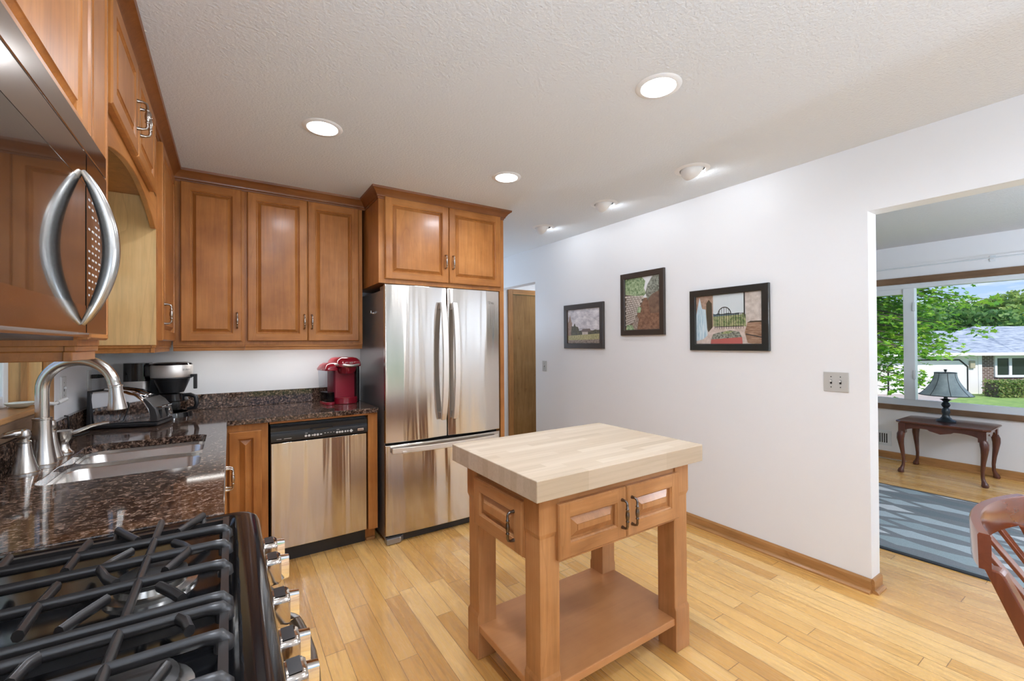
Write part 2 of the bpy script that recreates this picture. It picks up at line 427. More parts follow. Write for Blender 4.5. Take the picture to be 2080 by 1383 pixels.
def leafy(name, a, bcol, cc):
    m, n, b = mat(name)
    g = n.nodes.new('ShaderNodeNewGeometry')
    v = coords(n, (1, 1, 1), rnd=False)
    c = ramp(n, g.outputs['Random Per Island'], [(0, a), (.5, bcol), (1, cc)])
    n.links.new(c, b.inputs['Base Color']); b.inputs['Roughness'].default_value = .55
    b.inputs['Subsurface Weight'].default_value = 0
    b.inputs['Transmission Weight'].default_value = 0
    o = n.nodes['Material Output']; tr = n.nodes.new('ShaderNodeBsdfTranslucent'); x = n.nodes.new('ShaderNodeMixShader'); x.inputs[0].default_value = .4
    n.links.new(c, tr.inputs['Color']); n.links.new(b.outputs[0], x.inputs[1]); n.links.new(tr.outputs[0], x.inputs[2]); n.links.new(x.outputs[0], o.inputs['Surface'])
    return m
M['maple'] = leafy('maple_leaves', (.10, .30, .03), (.24, .50, .05), (.46, .66, .08))
M['far_leaf'] = leafy('distant_leaves', (.06, .17, .04), (.13, .30, .07), (.26, .42, .10))
M['far_leaf_yellow'] = leafy('yellow_green_distant_leaves', (.16, .30, .06), (.30, .46, .10), (.48, .56, .16))  # lighter, yellower leaf mix for some of the far trees
M['hedge'] = leafy('hedge_leaves', (.08, .17, .03), (.22, .34, .08), (.46, .44, .16))
M['bark'] = plain('grey_bark', (.10, .08, .06), .9)
def noisy(name, a, c, scale, rough=.9, stretch=(1, 1, 1)):
    m, n, b = mat(name); v = coords(n, stretch, rnd=False); n.links.new(ramp(n, noise(n, v, scale, 5, .65), [(.35, a), (.65, c)]), b.inputs['Base Color']); b.inputs['Roughness'].default_value = rough; return m
M['lawn'] = noisy('mown_lawn', (.15, .27, .06), (.28, .40, .10), 3.0)
M['drive'] = noisy('pinkish_concrete', (.34, .29, .27), (.46, .40, .37), 1.5)
M['shingle'] = noisy('blue_grey_shingles', (.20, .24, .30), (.46, .50, .56), 2.2, .9, (1, 1, 5))
M['siding'] = plain('white_siding', (.82, .80, .79), .6)
M['house_trim'] = plain('white_house_trim', (.80, .80, .80), .5)
M['house_glass'] = plain('dark_house_window', (.02, .03, .03), .05)
def brick():
    m, n, b = mat('brown_brick'); v = coords(n, (1, 1, 1), rnd=False, rot=(R(90), 0, 0))
    t = n.nodes.new('ShaderNodeTexBrick'); n.links.new(v, t.inputs['Vector']); t.inputs['Scale'].default_value = 1; t.inputs['Brick Width'].default_value = .30; t.inputs['Row Height'].default_value = .105; t.inputs['Mortar Size'].default_value = .012
    t.inputs['Color1'].default_value = (.10, .055, .04, 1); t.inputs['Color2'].default_value = (.17, .10, .075, 1); t.inputs['Mortar'].default_value = (.50, .46, .42, 1)
    n.links.new(t.outputs['Color'], b.inputs['Base Color']); b.inputs['Roughness'].default_value = .9; return m
M['brick'] = brick()
def shade_mat():
    m, n, b = mat('blue_grey_lampshade'); v = coords(n, (1, 1, 1), rnd=False)
    n.links.new(ramp(n, noise(n, v, 14, 4, .6), [(.3, (.22, .29, .30)), (.7, (.36, .43, .43))]), b.inputs['Base Color']); b.inputs['Roughness'].default_value = .6; return m
M['shade'] = shade_mat()

# ------------------------------------------------------------------ the room
CEIL = 2.474
def boxes(name, mats, lst, **k):
    b = MB()
    for q in lst: b.box(*q)
    return b.build(name, mats, **k)
struct(boxes('floor', M['floor'], [((-.82, -3.42, -.12), (6.65, 6.1, 0))]))
struct(boxes('ceiling', M['ceiling'], [((-.82, -3.42, CEIL), (3.005, 6.1, CEIL + .12))]))
struct(boxes('ceiling_living', M['popcorn'], [((3.005, -3.42, CEIL), (6.65, 6.1, CEIL + .12))]))
struct(boxes('roof', M['shingle'], [((-1.5, -4.2, 2.72), (7.3, 6.8, 2.84))]))  # unseen slab, its overhang added to keep direct sun out of the windows
KW = (1.83, 2.64, 1.12, 1.96)     # kitchen window hole: y0 y1 z0 z1
LW = (-.90, 2.70, .645, 2.035)      # living window hole
struct(boxes('wall_left', M['wall'], [((-.82, -3.3, 0), (-.668, KW[0], CEIL)), ((-.82, KW[1], 0), (-.668, 3.673, CEIL)),
       ((-.82, KW[0], 0), (-.668, KW[1], KW[2])), ((-.82, KW[0], KW[3]), (-.668, KW[1], CEIL))]))
struct(boxes('wall_back', M['wall'], [((-.82, 3.673, 0), (1.9, 3.79, CEIL))]))
struct(boxes('wall_hall_left', M['wall'], [((1.80, 3.79, 0), (1.9, 6.0, CEIL))]))
struct(boxes('wall_hall_end', M['wall'], [((1.80, 6.0, 0), (3.065, 6.1, CEIL))]))
struct(boxes('wall_right', M['wall'], [((2.945, .908, 0), (3.065, 4.0, CEIL)), ((2.945, -1.6, 2.10), (3.065, .908, CEIL)), ((2.945, -3.3, 0), (3.065, -1.6, CEIL)),
       ((2.945, 4.0, 2.09), (3.065, 4.95, CEIL)), ((2.945, 4.95, 0), (3.065, 6.0, CEIL))]))
struct(boxes('wall_living_back', M['wall'], [((3.065, 3.82, 0), (6.5, 3.95, CEIL))]))
struct(boxes('wall_closet', M['wall'], [((3.065, 5.02, 0), (3.29, 5.12, CEIL)), ((3.29, 5.02, 2.07), (4.11, 5.12, CEIL)), ((4.11, 5.02, 0), (4.6, 5.12, CEIL)), ((4.5, 3.95, 0), (4.6, 5.02, CEIL))]))
struct(boxes('wall_living_front', M['wall'], [((6.5, -3.3, 0), (6.65, LW[0], CEIL)), ((6.5, LW[1], 0), (6.65, 3.95, CEIL)), ((6.5, LW[0], 0), (6.65, LW[1], LW[2])), ((6.5, LW[0], LW[3]), (6.65, LW[1], CEIL))]))
struct(boxes('wall_rear', M['wall'], [((-.82, -3.42, 0), (.3, -3.3, CEIL)), ((2.1, -3.42, 0), (6.65, -3.3, CEIL)), ((.3, -3.42, 2.1), (2.1, -3.3, CEIL))]))

def base_profile(h=.078, t=.013, shoe=.017):
    return [(0, 0), (t + shoe, 0), (t + shoe, .008), (t + .009, .017), (t, .020), (t, h - .012), (t - .006, h), (0, h)]
def sweep(path, prof, name, m, closed=False, **k):
    """profile (offset to the right of the path, z) swept along a polyline in plan, mitred"""
    P = [Vector((p[0], p[1])) for p in path]; rings = []
    for i, p in enumerate(P):
        d0 = (P[i] - P[i - 1]).normalized() if i > 0 else None
        d1 = (P[i + 1] - P[i]).normalized() if i < len(P) - 1 else None
        n0 = Vector((d0.y, -d0.x)) if d0 else None; n1 = Vector((d1.y, -d1.x)) if d1 else None
        if n0 is None: n = n1
        elif n1 is None: n = n0
        else:
            n = (n0 + n1).normalized(); n = n / max(.2, n.dot(n0))
        rings.append([(p.x + n.x * o, p.y + n.y * o, z) for o, z in prof])
    b = MB(); b.rings(rings, cap0=True, cap1=True)
    return b.build(name, m, **k)
struct(sweep([(2.945, 4.0), (2.945, .908)], base_profile(), 'baseboard_right', M['oak_y']))
struct(sweep([(2.945, .908), (3.065, .908)], base_profile(), 'baseboard_jamb', M['oak_x']))
struct(sweep([(6.5, -3.3), (6.5, 3.82)][::-1], [(o, z) for o, z in base_profile(.085)], 'baseboard_living', M['oak_y']))
# crown moulding of the wall cabinets
crown = [(0, 2.400), (.004, 2.400), (.006, 2.412), (.013, 2.415), (.014, 2.422), (.020, 2.430), (.030, 2.444), (.043, 2.456), (.051, 2.460), (.054, CEIL), (0, CEIL)]
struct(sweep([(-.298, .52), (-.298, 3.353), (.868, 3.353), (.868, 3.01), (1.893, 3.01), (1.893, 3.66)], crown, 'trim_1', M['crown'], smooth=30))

# hall door
d = thing('door_1', None, None, (3.295, 5.012, 0)); d['kind'] = 'structure'
MB().box((0.005, 0, .01), (.81, .035, 2.062)).build('door_slab', M['door_oak'], d)
MB().box((-.075, -.018, 0), (0, .008, 2.135)).box((-.012, -.02, 0), (0, .02, 2.066)).build('casing_side', M['oak_z'], d, bev=.003)
MB().box((.815, -.018, 0), (.89, .008, 2.135)).build('casing_side', M['oak_z'], d, bev=.003)
MB().box((0, -.018, 2.066), (.815, .008, 2.135)).build('casing_head', M['oak_x'], d, bev=.003)
for z in (.25, 1.05, 1.82): MB().tube([(.002, -.006, z - .045), (.002, -.006, z + .045)], .006, 8).build('hinge', M['brass'], d)
MB().lathe([(0, 0), (.026, .0), (.028, .02), (.012, .035), (.012, .06)], (.75, -.06, 1.0), 16, axis='y').build('door_knob', M['brass'], d, smooth=40)

# patio door behind the camera
d = thing('door_2', None, None, (.3, -3.40, 0)); d['kind'] = 'structure'
MB().box((0, 0, 0), (.06, .08, 2.1)).box((1.74, 0, 0), (1.8, .08, 2.1)).box((.87, .01, 0), (.93, .07, 2.1)).box((.06, 0, 2.03), (1.74, .08, 2.1)).box((.06, 0, 0), (1.74, .08, .07)).build('frame', M['vinyl'], d)
MB().box((.06, .035, .07), (.87, .041, 2.03)).box((.93, .035, .07), (1.74, .041, 2.03)).build('pane', M['glass'], d)

# kitchen window over the sink
d = thing('window_1', None, None, (-.668, 0, 0)); d['kind'] = 'structure'
y0, y1, z0, z1 = KW
MB().box((-.10, y1 - .006, z0), (0, y1 - .024 + .024, z1)).box((-.10, y1 - .022, z0 + .02), (.0, y1 - .002, z1)).box((-.10, y0 + .002, z0 + .02), (0, y0 + .022, z1)).box((-.10, y0, z1 - .022), (0, y1, z1 - .002)).build('jamb', M['pale_z'], d)
MB().box((-.055, y1 - .034, z0 + .02), (-.035, y1 - .022, z1 - .022)).box((-.055, y0 + .022, z0 + .02), (-.035, y0 + .034, z1 - .022)).build('stop_bead', M['oak_z'], d)
MB().box((-.10, y0, z0 - .004), (.022, y1, z0 + .018)).build('sill', M['oak_y'], d, bev=.004)
MB().box((0, y1 - .004, 1.06), (.018, y1 + .072, z1 + .07)).box((0, y0 - .072, 1.06), (.018, y0 + .004, z1 + .07)).build('casing_side', M['oak_z'], d, bev=.003)
MB().box((0, y0 + .004, z1 - .004), (.018, y1 - .004, z1 + .07)).build('casing_head', M['oak_y'], d, bev=.003)
MB().box((0, y0 + .004, 1.05), (.016, y1 - .004, z0 - .004)).build('apron', M['weathered_y'], d, bev=.003)
ym = (y0 + y1) / 2
fr = MB()
for a, c in ((y0 + .022, ym), (ym, y1 - .022)):
    for q in (((-.135, a, z0 + .018), (-.092, a + .05, z1 - .022)), ((-.135, c - .05, z0 + .018), (-.092, c, z1 - .022)), ((-.135, a + .05, z0 + .018), (-.092, c - .05, z0 + .065)), ((-.135, a + .05, z1 - .07), (-.092, c - .05, z1 - .022))): fr.box(*q)
fr.build('frame', M['vinyl'], d, bev=.004)
MB().box((-.118, y0 + .072, z0 + .065), (-.112, ym - .05, z1 - .07)).box((-.118, ym + .05, z0 + .065), (-.112, y1 - .072, z1 - .07)).build('pane', M['glass'], d)
MB().tube([(-.06, 2.50, 1.150), (-.02, 2.54, 1.152), (.012, 2.60, 1.146), (.03, 2.66, 1.134), (.034, 2.69, 1.136)], [.006, .006, .007, .008, .006], 10).tube([(.034, 2.685, 1.136), (.05, 2.74, 1.146)], [.010, .008], 10).build('crank_handle', M['plate_white'], d, smooth=50)

# living room window
d = thing('window_2', None, None, (6.5, 0, 0)); d['kind'] = 'structure'
y0, y1, z0, z1 = LW
MB().box((-.018, y0 - .06, z1), (0, y1 + .06, z1 + .075)).build('casing_head', M['weathered_y'], d, bev=.003)
MB().box((-.03, y0 - .08, z0 - .062), (0, y1 + .08, z0 - .002)).build('sill', M['weathered_y'], d, bev=.004)
MB().box((-.018, y0 - .06, z0), (0, y0, z1)).box((-.018, y1, z0), (0, y1 + .06, z1)).build('casing_side', M['weathered_z'], d, bev=.003)
MUL = 1.63
fr = MB()
for q in (((.01, y0, z0), (.09, y1, z0 + .066)), ((.01, y0, z1 - .05), (.09, y1, z1)), ((.01, y0, z0 + .066), (.09, y0 + .05, z1 - .05)), ((.01, y1 - .05, z0 + .066), (.09, y1, z1 - .05)),
          ((.012, MUL + .05, z1 - .115), (.088, y1 - .05, z1 - .05)), ((.0, MUL - .045, z0 + .066), (.09, MUL + .055, z1 - .05)), ((.0, .0, z0 + .066), (.09, .09, z1 - .05))): fr.box(*q)
fr.build('frame', M['vinyl'], d, bev=.004)
MB().box((.045, y0 + .05, z0 + .066), (.051, 0, z1 - .05)).box((.045, .09, z0 + .066), (.051, MUL - .045, z1 - .05)).box((.045, MUL + .055, z0 + .066), (.051, y1 - .05, z1 - .05)).build('pane', M['glass'], d)
for z in (.95, 1.72): MB().box((-.012, MUL - .052, z), (0, MUL - .03, z + .10)).build('latch', M['vinyl'], d, bev=.003)

# ------------------------------------------------------------------ cabinet parts
FRONT = 'z'
def door_mesh(W, H, t=.022, stile=.056, bev=.022, bead=True):
    """raised-panel door: local x 0..W, z 0..H, back at y=0, front at y=-t; slot 0 upright grain, slot 1 level grain"""
    b = MB()
    def rect(i, y): return [(i, y, i), (W - i, y, i), (W - i, y, H - i), (i, y, H - i)]
    e = .005; s = stile - .007
    b.rings([rect(0, 0), rect(0, -t + .005), rect(e, -t)], cap0=True)
    o, n = rect(e, -t), rect(s, -t)
    x0, x1, za, zb = e, W - e, e, H - e
    b.quad((x0, -t, za), (s, -t, za), (s, -t, zb), (x0, -t, zb), 0)
    b.quad((W - s, -t, za), (x1, -t, za), (x1, -t, zb), (W - s, -t, zb), 0)
    b.quad((s, -t, za), (W - s, -t, za), (W - s, -t, s), (s, -t, s), 1)
    b.quad((s, -t, H - s), (W - s, -t, H - s), (W - s, -t, zb), (s, -t, zb), 1)
    d = t - .001
    b.rings([rect(s, -t), rect(s + .0015, -t + .003), rect(s + .005, -t + .0055), rect(stile, -t + .008), rect(stile + .0008, -t + .017), rect(stile + .0045, -t + .017), rect(stile + bev, -t + .004), rect(stile + bev + .0008, -t + .001)], cap1=True)
    return b
PULL = None
def pull_mesh(L=.098, so=.028, r=.0047):
    b = MB(); h = L / 2
    pts = [(0, .0, -h), (0, -so * .55, -h), (0, -so * .9, -h + .004), (0, -so, -h + .012), (0, -so, -h * .52), (0, -so, -h * .48), (0, -so, -h * .42), (0, -so, -h * .36), (0, -so, -h * .2), (0, -so, 0)]
    rs = [r * 1.5, r * .95, r, r * 1.05, r * 1.0, r * 1.5, r * 1.5, r * 1.05, r * 1.55, r * 1.75]
    pts += [(p[0], p[1], -p[2]) for p in pts[-2::-1]]; rs += rs[-2::-1]
    return b.tube(pts, rs, 10)
def pull(parent, x, y, z, m, L=.098):
    global PULL
    o = pull_mesh(L).build('handle', m, parent, (x, y, z), smooth=50)
    return o
def door(parent, x0, x1, z0, z1, hx=None, hz=None, y=0, wood_='cab', hm='antique', t=.022, stile=.056, bev=.022, name='door', L=.098):
    o = door_mesh(x1 - x0, z1 - z0, t, stile, bev).build(name, [M[wood_ + '_z'], M[wood_ + '_x']], parent, (x0, y, z0))
    if hx is not None: pull(o, hx - x0, -t, hz - z0, M[hm], L)
    return o
def rail(parent, W, D, z=1.385, sides=()):
    b = MB()
    b.box((0, .002, z - .013), (W, .022, z)).box((0, .008, z - .036), (W, .024, z - .013))
    if 'l' in sides: b.box((.002, .022, z - .013), (.02, D, z)).box((.008, .024, z - .036), (.022, D, z - .013))
    if 'r' in sides: b.box((W - .02, .022, z - .013), (W - .002, D, z)).box((W - .022, .024, z - .036), (W - .008, D, z - .013))
    return b.build('light_rail', M['cab_x'], parent, bev=.002)

# back run, wall cabinets
c = thing('wall_cabinet', 'stained maple wall cabinet with one raised-panel door in the corner above the toaster', 'cabinet', (-.29, 3.353, 0), 0, 'wall cabinets')
MB().box((0, 0, 1.385), (.374, .31, 2.44)).build('carcass', M['cab_z'], c)
door(c, .038, .358, 1.410, 2.402, .332, 1.545, 0, hm='antique'); rail(c, .374, .31)
c = thing('wall_cabinet', 'stained maple wall cabinet with two tall doors above the dishwasher, left of the refrigerator', 'cabinet', (.0845, 3.353, 0), 0, 'wall cabinets')
MB().box((0, 0, 1.385), (.7585, .31, 2.44)).build('carcass', M['cab_z'], c)
door(c, .0155, .377, 1.410, 2.400, .355, 1.545); door(c, .381, .729, 1.410, 2.400, .404, 1.545); rail(c, .7585, .31, sides=('r',))
# over the refrigerator
c = thing('refrigerator_cabinet', 'deep stained maple cabinet with two square doors over the refrigerator and a tall end panel', 'cabinet', (.868, 3.01, 0))
MB().box((0, 0, 1.812), (1.025, .655, 2.44)).build('carcass', M['cab_z'], c)
door(c, .041, .524, 1.842, 2.418, .495, 2.0); door(c, .528, .988, 1.842, 2.418, .556, 2.0)
MB().box((.988, 0, 0), (1.025, .655, 1.812)).build('end_panel', M['cab_z'], c)
# left run, wall cabinets (turned to face +x)
Q = R(90)
c = thing('microwave_cabinet', 'stained maple wall cabinet with one wide raised-panel door above the microwave', 'cabinet', (-.298, .645, 0), Q, 'wall cabinets')
MB().box((0, 0, 1.838), (.752, .365, 2.44)).build('carcass', M['cab_z'], c)
door(c, .01, .742, 1.845, 2.402)
c = thing('narrow_wall_cabinet', 'narrow stained maple filler cabinet just right of the microwave', 'cabinet', (-.298, 1.399, 0), Q, 'wall cabinets')
MB().box((0, 0, 1.385), (.206, .365, 2.44)).build('carcass', M['cab_z'], c)
door(c, .006, .188, 1.400, 2.402, stile=.022, bev=.014); rail(c, .206, .365, sides=('l',))
c = thing('valance_cabinet', 'short two-door cabinet with an arched valance above the sink window', 'cabinet', (-.298, 1.6065, 0), Q, 'wall cabinets')
MB().box((0, 0, 2.11), (1.11, .365, 2.44)).build('carcass', M['cab_z'], c)
door(c, .03, .443, 2.072, 2.402, .415, 2.213, y=-.001, hm='antique'); door(c, .448, .884, 2.072, 2.402, .48, 2.213, y=-.001, hm='antique')
ar = [(0, 2.12), (0, 1.955), (.035, 1.948), (.06, 1.955)] + [(.06 + .99 * i / 24, 1.955 + .085 * math.sin(math.pi * i / 24) ** .8) for i in range(1, 24)] + [(1.05, 1.955), (1.075, 1.948), (1.11, 1.955), (1.11, 2.12)]
MB().prism(ar, 'y', 0.0, .02).build('arched_valance', M['cab_x'], c, bev=.003)
c = thing('corner_wall_cabinet', 'tall narrow stained maple cabinet beside the sink window with a sun-brightened pale side panel', 'cabinet', (-.298, 2.7175, 0), Q, 'wall cabinets')
MB().box((0, 0, 1.385), (.635, .36, 2.44)).build('carcass', M['cab_z'], c)
door(c, .035, .60, 1.410, 2.402, .075, 1.545); rail(c, .635, .36, sides=('l',))
MB().box((-.001, 0.002, 1.388), (.0, .36, 2.108)).build('side_panel', M['pale_z'], c)  # thin pale skin, window sunlight put into its colour

def fill_strip_lamp(x0, x1, watts, label):  # added lamps under the wall cabinets, put in to brighten the back wall
    c = thing('under_cabinet_fill_light', label, 'added cabinet light', ((x0 + x1) / 2, 3.46, 1.385), 0, 'added slim lamps under the wall cabinets')
    h = (x1 - x0) / 2
    MB().box((-h, -.03, -.016), (h, .03, 0)).build('housing', M['trim_white'], c)
    MB().box((-h + .01, -.022, -.018), (h - .01, .022, -.016)).build('diffuser', M['glow'], c)
    l = light('fill_strip_light', 'AREA', ((x0 + x1) / 2, 3.46, 1.362), watts, (.92, .97, 1.05), (R(18), 0, 0), shape='RECTANGLE', size=2 * h - .04, size_y=.04)
fill_strip_lamp(.15, .78, .55, 'added slim fill lamp under the two-door wall cabinet, hidden by its light rail'); fill_strip_lamp(-.24, .06, .15, 'added slim fill lamp under the corner wall cabinet, hidden by its light rail')
# base cabinets
c = thing('sink_base_cabinet', 'stained maple base cabinet with two doors below the sink', 'cabinet', (-.038, 1.378, 0), Q, 'base cabinets')
MB().box((0, 0, .10), (1.66, .02, .909)).box((0, .02, .10), (.018, .61, .909)).box((1.642, .02, .10), (1.66, .61, .909)).box((.018, .02, .10), (1.642, .61, .118)).box((0, .07, 0), (1.66, .09, .10)).build('carcass', M['cab_z'], c)
door(c, .56, 1.04, .13, .88, 1.02, .76); door(c, 1.045, 1.53, .13, .88, 1.10, .75)
c = thing('corner_base_cabinet', 'stained maple corner base cabinet with one slim door left of the dishwasher', 'cabinet', (-.64, 3.052, 0), 0, 'base cabinets')
MB().box((.605, 0, .10), (.838, .6, .909)).box((0, .0, .10), (.60, .6, .909)).box((.60, .05, .1), (.605, .6, .909)).box((0, .075, 0), (.838, .095, .10)).build('carcass', M['cab_z'], c)
door(c, .635, .803, .13, .868, stile=.05, bev=.03)
c = thing('end_panel_cabinet', 'slim stained maple end panel between the dishwasher and the refrigerator', 'cabinet panel', (.802, 3.052, 0), 0, 'base cabinets')
MB().box((0, 0, .10), (.064, .6, .909)).box((-.004, .075, .0), (.064, .6, .099)).build('panel', M['cab_z'], c)
MB().box((-.597, -.0, .894), (0, .018, .909)).build('top_rail', M['cab_x'], c)
MB().box((.0, .06, 0), (.064, .074, .02)).build('shoe_moulding', M['oak_x'], c, bev=.003)

# counter with sink cut-out
def slab(outer, holes, z0, z1, b=None):
    b = b or MB()
    loops = [outer] + holes
    tri = geometry.tessellate_polygon([[Vector((p[0], p[1], 0)) for p in l] for l in loops])
    flat = [p for l in loops for p in l]; n = len(flat)
    b.add([(p[0], p[1], z1) for p in flat] + [(p[0], p[1], z0) for p in flat], [tuple(t) for t in tri] + [tuple(i + n for i in t[::-1]) for t in tri])
    o = 0
    for l in loops:
        k = len(l); base = len(b.v)
        b.add([(p[0], p[1], z) for p in l for z in (z1, z0)], [(2 * i, 2 * i + 1, 2 * ((i + 1) % k) + 1, 2 * ((i + 1) % k)) for i in range(k)])
        o += k
    return b
CT = .943
c = thing('countertop', 'polished dark brown granite counter running along the window wall and back wall', 'countertop', (0, 0, 0))
hole = rrect(-.525, 1.965, -.095, 2.64, .045, 6)
slab([(-.667, 1.372), (-.012, 1.372), (-.012, 3.018), (.866, 3.018), (.866, 3.672), (-.667, 3.672)], [hole], CT - .032, CT).build('top', M['granite'], c, bev=.003)
o = MB().box((-.667, 1.372, CT + .0005), (-.647, 3.672, 1.047)).build('backsplash', M['granite'], None, bev=.002); tag(o, 'granite backsplash strip along the window wall behind the faucet', 'backsplash')
o = MB().box((-.647, 3.652, CT + .0005), (.866, 3.672, 1.047)).build('backsplash', M['granite'], None, bev=.002); tag(o, 'granite backsplash strip along the back wall behind the coffee makers', 'backsplash')
# sink
c = thing('sink', 'undermount stainless double-bowl sink let into the granite counter', 'sink', (0, 0, 0))
def bowl(x0, y0, x1, y1, zt, zb):
    b = MB()
    L3 = lambda r, z: [(p[0], p[1], z) for p in r]
    b.rings([L3(rrect(x0 - .004, y0 - .004, x1 + .004, y1 + .004, .064, 6), zt), L3(rrect(x0, y0, x1, y1, .06, 6), zt - .004), L3(rrect(x0 + .008, y0 + .008, x1 - .008, y1 - .008, .06, 6), zb + .03),
             L3(rrect(x0 + .02, y0 + .02, x1 - .02, y1 - .02, .055, 6), zb + .006), L3(rrect(x0 + .045, y0 + .045, x1 - .045, y1 - .045, .04, 6), zb)], cap1=True)
    return b
bowl(-.522, 1.968, -.098, 2.372, .897, .735).build('near_bowl', M['sink'], c, smooth=50)
bowl(-.522, 2.392, -.098, 2.637, .897, .755).build('far_bowl', M['sink'], c, smooth=50)
slab(rrect(-.56, 1.93, -.06, 2.675, .05, 6), [rrect(-.526, 1.964, -.094, 2.376, .064, 6), rrect(-.526, 2.388, -.094, 2.641, .064, 6)], .895, .9105).build('flange', M['sink'], c)
for y in (2.17, 2.515): MB().lathe([(.0, .0), (.038, 0), (.042, .003), (.03, -.002)], (-.31, y, .737 if y < 2.3 else .757), 20).build('drain', M['chrome'], c, smooth=40)

# faucet
c = thing('faucet', 'brushed nickel gooseneck kitchen faucet behind the sink', 'faucet', (-.583, 2.30, CT))
pr = [(.043, 0), (.043, .006), (.040, .008), (.036, .03), (.030, .075), (.0265, .12), (.0255, .168), (.027, .170), (.027, .176), (.0215, .178)]
MB().lathe(pr, seg=28).build('base', M['nickel'], c, smooth=35)
RAD = .106
pts = [(0, 0, .176), (0, 0, .23), (0, 0, .281)] + [(RAD - RAD * math.cos(R(a)), -.0, .281 + RAD * math.sin(R(a))) for a in range(8, 172, 8)]
e = (2 * RAD - .003, 0, .30)
pts += [e, (2 * RAD + .002, 0, .286)]
TW = R(-12)
rz = lambda p: (p[0] * math.cos(TW) - p[1] * math.sin(TW), p[0] * math.sin(TW) + p[1] * math.cos(TW), p[2])
MB().tube([rz(p) for p in pts], .0195, 16).build('neck', M['nickel'], c, smooth=40)
b = MB().lathe([(.0205, .0), (.022, -.002), (.022, -.007), (.0205, -.008), (.0215, -.03), (.025, -.06), (.030, -.088), (.030, -.094), (.024, -.094), (.02, -.09)], seg=24)
b.build('spray_head', M['nickel'], c, rz((2 * RAD + .003, 0, .288)), (0, R(-4), 0), smooth=35)
def tap(loc, flip):
    h = MB().lathe([(.040, 0), (.040, .005), (.037, .007), (.030, .03), (.022, .065), (.0175, .095), (.0165, .105), (.0185, .107), (.0185, .112), (.012, .116), (.012, .122)], seg=26).build('valve', M['nickel'], c, loc, smooth=35)
    MB().lathe([(.012, .118), (.016, .124), (.017, .135), (.014, .150), (.006, .154), (0, .154)], seg=20).tube([(0, 0, .142), (-.02, flip * .012, .143), (-.040, flip * .020, .139), (-.05, flip * .024, .136)], [.012, .011, .011, .005], 12).build('lever', M['nickel'], h, smooth=45)
tap((-.015, -.115, 0), -1); tap((-.005, .11, 0), 1)
c = thing('soap_dispenser', 'brushed nickel soap dispenser with a curved spout behind the sink', 'soap dispenser', (-.575, 2.50, CT))
MB().lathe([(.034, 0), (.034, .004), (.030, .006), (.022, .02), (.0175, .038), (.018, .046), (.020, .05)], seg=24).build('base', M['nickel'], c, smooth=35)
MB().lathe([(.020, .05), (.026, .06), (.030, .082), (.031, .094), (.0, .096)], seg=24).build('pump_head', M['nickel'], c, smooth=35)
MB().tube([(.02, .0, .078), (.05, .0, .09), (.085, .005, .104), (.12, .010, .112), (.14, .012, .112)], [.008, .0075, .0065, .006, .0055], 12).build('spout', M['nickel'], c, smooth=45)
c = thing('spoon_dish', 'small pale ceramic dish on the kitchen window sill', 'dish', (-.700, 2.52, 1.138))
MB().lathe([(.0, .004), (.02, .003), (.036, .012), (.045, .022), (.043, .023), (.034, .014), (.02, .007), (0, .007)], seg=28).build('dish_bowl', M['cream'], c, smooth=40)

# switch plates, outlet
def plate(name, label, cat, loc, rz, W, H, m, toggles=0, group=None):
    c = thing(name, label, cat, loc, rz, group)
    MB().box((-W / 2, -.006, -H / 2), (W / 2, 0, H / 2)).build('cover_plate', m, c, bev=.003)
    for i in range(toggles):
        x = (i - (toggles - 1) / 2) * .046
        MB().box((x - .005, -.0066, -.012), (x + .005, -.0060, .012)).build('slot', M['dark_print'], c)
        MB().box((x - .004, -.016, .0), (x + .004, -.006, .010)).build('toggle', M['plate_white'], c, bev=.001)
        for z in (-.03, .03): MB().lathe([(0, 0), (.003, 0)], (x, -.0064, z), 8, axis='y').build('screw', M['pewter'], c)
    return c
plate('light_switch', 'almond double light switch plate on the white wall near the wide opening', 'light switch', (2.945, 1.064, 1.148), R(-90), .125, .114, M['plate'], 2)
plate('light_switch', 'small single switch plate on the white wall next to the hall doorway', 'light switch', (2.945, 3.83, 1.128), R(-90), .075, .115, M['plate'], 1)
plate('light_switch', 'white switch plate on the wall between the sink window and the toaster', 'light switch', (-.668, 2.90, 1.18), R(90), .075, .118, M['plate_white'], 1)
c = plate('wall_outlet', 'white wall outlet behind the toaster with a black plug in it', 'outlet', (-.668, 3.36, 1.19), R(90), .075, .118, M['plate_white'])
for z in (-.022, .022): MB().box((-.015, -.008, z - .013), (.015, -.006, z + .013)).build('socket', M['plate_white'], c, bev=.002)
